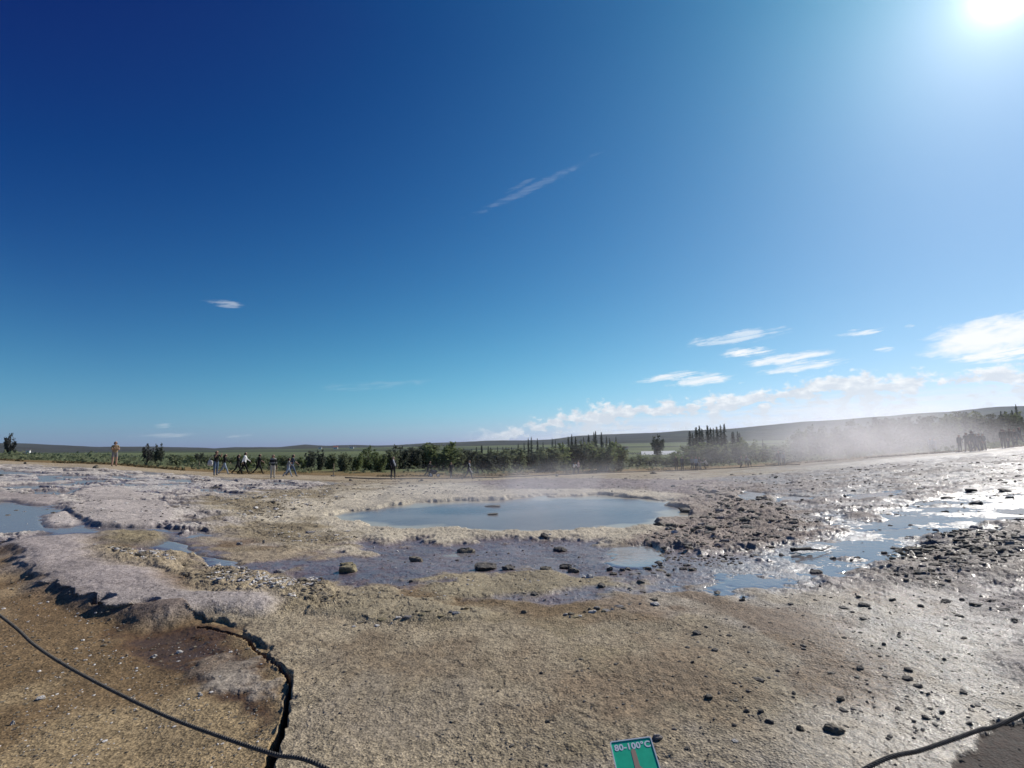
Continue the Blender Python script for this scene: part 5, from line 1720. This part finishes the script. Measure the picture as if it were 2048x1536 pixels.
stake(667, 951, 22, 'thin pale wooden stake standing behind the path right of the walkers')
stake(553, 945, 14, 'short pale wooden stake behind the striped jumper')
stake(398, 936, 12, 'short pale wooden stake left of the walking group')
stake(971, 956, 8, 'stubby wooden stake at the path edge right of the scarf')
q0 = [hit(px, py) for px, py in [(1583, 1105), (1600, 1104), (1622, 1107), (1645, 1104), (1665, 1096)]]
tv, tf = tube_arrays([(a, b, gz(a, b) + .05 + .04 * (i in (2,))) for i, (a, b) in enumerate(q0)], [.035, .024, .016, .010, .004], 7)
a, b = q0[0]
tv2, tf2 = tube_arrays([(a + .3, b, gz(a, b) + .06), (a - .05, b - .2, gz(a, b) + .10)], [.03, .02], 6)
tag(link('driftwood', np_mesh('driftwood', *join([(tv, tf), (tv2, tf2)]), TWIGM)), 'thin dark twig with a forked root lying in the right water film', 'twig')
q0 = [hit(px, py) for px, py in [(690, 958), (760, 960), (860, 959), (940, 958), (1040, 955), (1120, 951), (1220, 947), (1320, 944), (1400, 941), (1480, 937), (1550, 933), (1600, 931)]]
tv, tf = tube_arrays(smooth_poly([(a, b, gz(a, b) + .10) for a, b in q0], 8, False), [.045] * (11 * 8 + 1), 6)
tag(link('path_rope', np_mesh('path_rope', tv, tf, TWIGM)), 'thin dark rope lying along the far edge of the path behind the pool', 'rope')

# ================================================================== rope barrier in front
ROPE = plain('rope_fibre', (.085, .078, .070), .85, .35, 90, .25)
STEEL = plain('grey_steel', (.30, .30, .30), .5, .1, 10, .5, .6)


def rope(pts, name, label):
    P = smooth_poly(pts, 60, False)
    seg = np.linalg.norm(np.diff(P, axis=0), axis=1); s_ = np.concatenate([[0], np.cumsum(seg)])
    n_ = int(s_[-1] / .006)
    u = np.linspace(0, s_[-1], n_)
    Pc = np.stack([np.interp(u, s_, P[:, k]) for k in range(3)], 1)
    T = np.gradient(Pc, axis=0); T /= np.linalg.norm(T, axis=1)[:, None]
    N1 = np.cross(T, (0, 0, 1.0)); N1 /= np.linalg.norm(N1, axis=1)[:, None]
    N2 = np.cross(T, N1)
    pr = []
    for k in range(3):
        a = 2 * math.pi * (u / .036 + k / 3)
        c = Pc + (N1 * np.cos(a)[:, None] + N2 * np.sin(a)[:, None]) * .0036
        ring = []
        for j in range(7):
            b = 2 * math.pi * j / 7
            ring.append(c + (N1 * math.cos(b) + N2 * math.sin(b)) * .0040)
        V = np.stack(ring, 1).reshape(-1, 3)
        pr.append((V, grid_faces(n_, 7, True)))
    tag(link(name, np_mesh(name, *join(pr), ROPE)), label, 'rope', 'barrier ropes')


A0, B0 = np.array([-2.97, 2.9]), np.array([-.656, 1.75])
pts_ = []
for px, py in [(0, 1231), (68, 1289), (137, 1334), (239, 1388), (342, 1436), (444, 1474), (547, 1508), (649, 1535)]:
    d = ray(px, py)
    k = d.x / d.y
    s_ = (k * A0[1] - A0[0]) / ((B0 - A0)[0] - k * (B0 - A0)[1])
    xy = A0 + (B0 - A0) * s_
    pts_.append((xy[0], xy[1], CAM_H + d.z * xy[1] / d.y))
pL, pM, pR_ = (-4.15, 3.48, 1.13), (.55, 1.22, .70), (3.35, 2.55, .80)
rope([pL] + pts_[:] + [(-.1, 1.48, .635), (.55, 1.165, .68)], 'barrier_rope', 'twisted dark rope sagging over the gravel on the left side')
pts_ = []
A0, B0 = np.array([1.25, 1.75]), np.array([2.15, 2.1])
for px, py in [(1738, 1534), (1848, 1499), (1957, 1461), (2048, 1428)]:
    d = ray(px, py)
    k = d.x / d.y
    s_ = (k * A0[1] - A0[0]) / ((B0 - A0)[0] - k * (B0 - A0)[1])
    xy = A0 + (B0 - A0) * s_
    pts_.append((xy[0], xy[1], CAM_H + d.z * xy[1] / d.y))
rope([(.55, 1.478, .625)] + pts_ + [pR_], 'barrier_rope', 'twisted dark rope over the wet crust in the right corner')


# ================================================================== sign
def sign():
    cr, cu, cb = C_RIGHT, C_UP, -C_FWD
    dep = 1.9
    tl = ray(1219, 1483) * dep + Vector((0, 0, CAM_H))
    u = (cr * 82 + cu * 11).normalized()
    v = (cr * .22 - cu * 1.0 + cb * 3.0)
    v = (v - u * v.dot(u)).normalized()
    nrm = u.cross(-v).normalized()
    Wd, Ht, rad = 83 / F * dep, .26, .009
    M_ = Matrix((u, -v, nrm)).transposed().to_4x4()
    M_.translation = tl
    e = bpy.data.objects.new('warning_sign', None); COL.objects.link(e)
    e.matrix_world = M_
    tag(e, 'small green sign reading 80-100°C with a finger symbol, tilted like a lectern', 'sign')

    def plate(name, x0, x1, y0, y1, z0, z1, r_, mat):
        P = []
        for cx, cy, a0 in ((x1 - r_, y1 - r_, 0), (x0 + r_, y1 - r_, 90), (x0 + r_, y0 + r_, 180), (x1 - r_, y0 + r_, 270)):
            for k in range(7):
                a = R(a0 + 15 * k)
                P.append((cx + r_ * math.cos(a), cy + r_ * math.sin(a)))
        n_ = len(P)
        me_ = bpy.data.meshes.new(name)
        me_.from_pydata([(a, b, z0) for a, b in P] + [(a, b, z1) for a, b in P], [], [tuple(range(n_ - 1, -1, -1)), tuple(range(n_, 2 * n_))] + [(k, (k + 1) % n_, n_ + (k + 1) % n_, n_ + k) for k in range(n_)])
        me_.materials.append(mat)
        return link(name, me_, e)
    WH = plain('sign_white', (.78, .80, .82), .45, .03, 30, .4)
    GR, t_ = new_mat('sign_green')
    n3 = t_.noise(t_.n('ShaderNodeTexCoord').outputs['Object'], 30, 4, .6)
    gc = t_.mix(t_.rng(n3, .3, .7), (.010, .58, .31, 1), (.014, .66, .36, 1))
    gp_ = t_.n('ShaderNodeBsdfPrincipled', i_Base_Color=gc, i_Roughness=.45)
    gt_ = t_.n('ShaderNodeBsdfTranslucent', i_Color=gc)
    gx_ = t_.n('ShaderNodeMixShader')
    gx_.inputs[0].default_value = .0
    t_.put(gx_.inputs[1], gp_.outputs[0]); t_.put(gx_.inputs[2], gt_.outputs[0])
    out(GR, t_, gx_.outputs[0])
    def ink(name, c):
        mt_, q_ = new_mat(name)
        d_ = q_.n('ShaderNodeBsdfDiffuse', i_Color=(*c, 1)); t2 = q_.n('ShaderNodeBsdfTranslucent', i_Color=(*c, 1))
        x_ = q_.n('ShaderNodeMixShader')
        x_.inputs[0].default_value = .0
        q_.put(x_.inputs[1], d_.outputs[0]); q_.put(x_.inputs[2], t2.outputs[0])
        out(mt_, q_, x_.outputs[0])
        return mt_
    BR = ink('sign_brown', (.50, .36, .27))
    LW = ink('sign_white_ink', (.88, .90, .92))
    def ring(x0, x1, y0, y1, r_):
        P = []
        for cx, cy, a0 in ((x1 - r_, y1 - r_, 0), (x0 + r_, y1 - r_, 90), (x0 + r_, y0 + r_, 180), (x1 - r_, y0 + r_, 270)):
            for k in range(7):
                a = R(a0 + 15 * k)
                P.append((cx + r_ * math.cos(a), cy + r_ * math.sin(a)))
        return P
    Po, Pi = ring(0, Wd, -Ht, 0, rad), ring(.004, Wd - .004, -Ht + .004, -.004, rad * .7)
    n_ = len(Po)
    V = np.array([(a, b, z) for z in (0, -.004) for P_ in (Po, Pi) for a, b in P_])
    i_ = np.arange(n_); j_ = (i_ + 1) % n_
    Fq = np.concatenate([np.stack([a_ + i_, a_ + j_, b_ + j_, b_ + i_], 1) for a_, b_ in ((0, n_), (n_, 3 * n_), (3 * n_, 2 * n_), (2 * n_, 0))])
    link('frame', np_mesh('frame', V, Fq, WH, False), e)
    gm_ = bpy.data.meshes.new('green_face')
    gm_.from_pydata([(a, b, -.002) for a, b in Pi], [], [tuple(range(n_))])
    gm_.materials.append(GR)
    link('green_face', gm_, e)
    fc = bpy.data.curves.new('txt', 'FONT')
    fc.body = '80-100°C'
    fc.size = 1; fc.offset = .034; fc.extrude = 0; fc.space_character = 1.06
    to = bpy.data.objects.new('txt', fc); COL.objects.link(to)
    dg = bpy.context.evaluated_depsgraph_get()
    tm = bpy.data.meshes.new_from_object(to.evaluated_get(dg))
    bpy.data.objects.remove(to)
    co = np.array([q.co[:] for q in tm.vertices])
    w0, w1 = co[:, 0].min(), co[:, 0].max()
    k = Wd * .86 / (w1 - w0)
    hh = co[:, 1].max() - co[:, 1].min()
    ky = .025 / hh
    for q, c in zip(tm.vertices, co):
        q.co = ((c[0] - w0) * k + Wd * .08, (c[1] - co[:, 1].min()) * ky - .038, -.0012)
    tm.materials.clear(); tm.materials.append(LW)
    tm.name = 'lettering'
    link('lettering', tm, e)
    # finger pointing up out of a hand
    cx = Wd * .50
    P = []
    for a in np.linspace(180, 0, 9): P.append((cx + .0085 * math.cos(R(a)), -.066 + .0085 * math.sin(R(a))))
    P = P + [(cx + .0095, -.12), (cx + .019, -.128), (cx + .028, -.145), (cx + .036, -.17), (cx + .038, -.22), (cx + .026, -.25), (cx - .020, -.25), (cx - .026, -.22), (cx - .024, -.18), (cx - .016, -.15), (cx - .0095, -.13)]
    P = [(a, -.046 + (b + .066) * 1.0) for a, b in P]
    n_ = len(P)
    me_ = bpy.data.meshes.new('finger_symbol')
    me_.from_pydata([(a, b, -.0013) for a, b in P], [], [tuple(range(n_))])
    me_.materials.append(BR)
    link('finger_symbol', me_, e)
    # leg to the ground
    ctr = Vector((Wd / 2, -Ht * .6, -.006))
    wp = M_ @ ctr
    gzv = gz(wp.x, wp.y)
    inv_ = M_.inverted()
    top_ = ctr; bot = inv_ @ Vector((wp.x, wp.y, gzv - .1))
    V, Fq = tube_arrays([tuple(top_), tuple(bot)], [.018, .018], 10)
    link('post', np_mesh('post', V, Fq, STEEL), e)


sign()

for q_ in (pL, (.55, 1.165, .68), (.55, 1.478, .625), pR_):
    g_ = gz(q_[0], q_[1])
    V, Fq = tube_arrays([(0, 0, -.15), (0, 0, q_[2] - g_), (0, 0, q_[2] - g_ + .06), (0, 0, q_[2] - g_ + .08)], [.012, .012, .012, .004], 8)
    o = link('rope_post', np_mesh('rope_post', V, Fq, STEEL))
    o.location = (q_[0], q_[1], g_)
    tag(o, 'thin steel rod holding the barrier rope', 'post', 'rods of the rope barrier')

# ================================================================== steam and air
def steam(name, px0, px1, depth, thick, zlo, zhi, dens, label, nscale, thr, col=(.93, .91, .93, 1), aniso=.35):
    (xa, ya), (xb, yb) = at_depth(px0, depth), at_depth(px1, depth)
    cx, cy = (xa + xb) / 2, depth
    zc = float(base(np.array([cx]), np.array([cy]))[0])
    bm = bmesh.new(); bmesh.ops.create_uvsphere(bm, u_segments=24, v_segments=14, radius=1)
    me_ = bpy.data.meshes.new(name); bm.to_mesh(me_); bm.free()
    o = link(name, me_)
    o.location = (cx, cy, zc + (zlo + zhi) / 2)
    o.scale = (abs(xb - xa) / 2, thick / 2, (zhi - zlo) / 2)
    mt, t = new_mat(name)
    tc = t.n('ShaderNodeTexCoord')
    P = tc.outputs['Object']
    rr = t.v('LENGTH', P)
    fall = t.rng(rr, .25, 1.0, 1.0, 0.0)
    g = t.n('ShaderNodeNewGeometry').outputs['Position']
    n_ = t.noise(t.scale(g, (1, 1, 1.4)), nscale, 3, .6, .6)
    d = t.m('MULTIPLY', t.m('MULTIPLY', fall, t.rng(n_, thr, thr + .32)), dens)
    vp = t.n('ShaderNodeVolumePrincipled')
    vp.inputs['Color'].default_value = col
    vp.inputs['Anisotropy'].default_value = aniso
    t.put(vp.inputs['Density'], d)
    out(mt, t, None, vp.outputs[0])
    me_.materials.append(mt)
    return tag(o, label, 'steam', None, 'stuff')


SC_ = (.84, .81, .85, 1)
steam('steam', 1400, 2090, 57, 18, -3.0, 8.0, .052, 'pale steam drifting across the birch wood on the right', .14, .24, SC_, .6)
steam('steam', 1560, 1880, 53, 10, -2.0, 5.4, .055, 'thickest puff of steam before the birch wood', .30, .32, SC_, .6)
steam('steam', 760, 1760, 53, 11, -2.0, 4.6, .013, 'thin steam creeping over the path behind the pool', .22, .30, SC_, .6)
steam('steam', 600, 1560, 17, 11, -.5, 1.6, .14, 'thin vapour lying over the hot pool', .45, .34, SC_, .5)
steam('steam', 1180, 2300, 34, 26, -1.0, 3.4, .024, 'thin veil of steam over the wet flat on the right', .22, .28, SC_, .6)
hb = bpy.data.meshes.new('haze')
hv, hf = box(-7000, 7000, -7000, 7000, -30, 226)
hb.from_pydata(hv.tolist(), [], [tuple(map(int, f)) for f in hf])
ho = link('haze', hb)
mt, t = new_mat('haze')
vp = t.n('ShaderNodeVolumePrincipled')
vp.inputs['Color'].default_value = (.80, .88, 1.0, 1)
vp.inputs['Density'].default_value = 5e-5
vp.inputs['Anisotropy'].default_value = .55
out(mt, t, None, vp.outputs[0])
hb.materials.append(mt)
tag(ho, 'faint blue haze between the path and the far hills', 'haze', None, 'stuff')
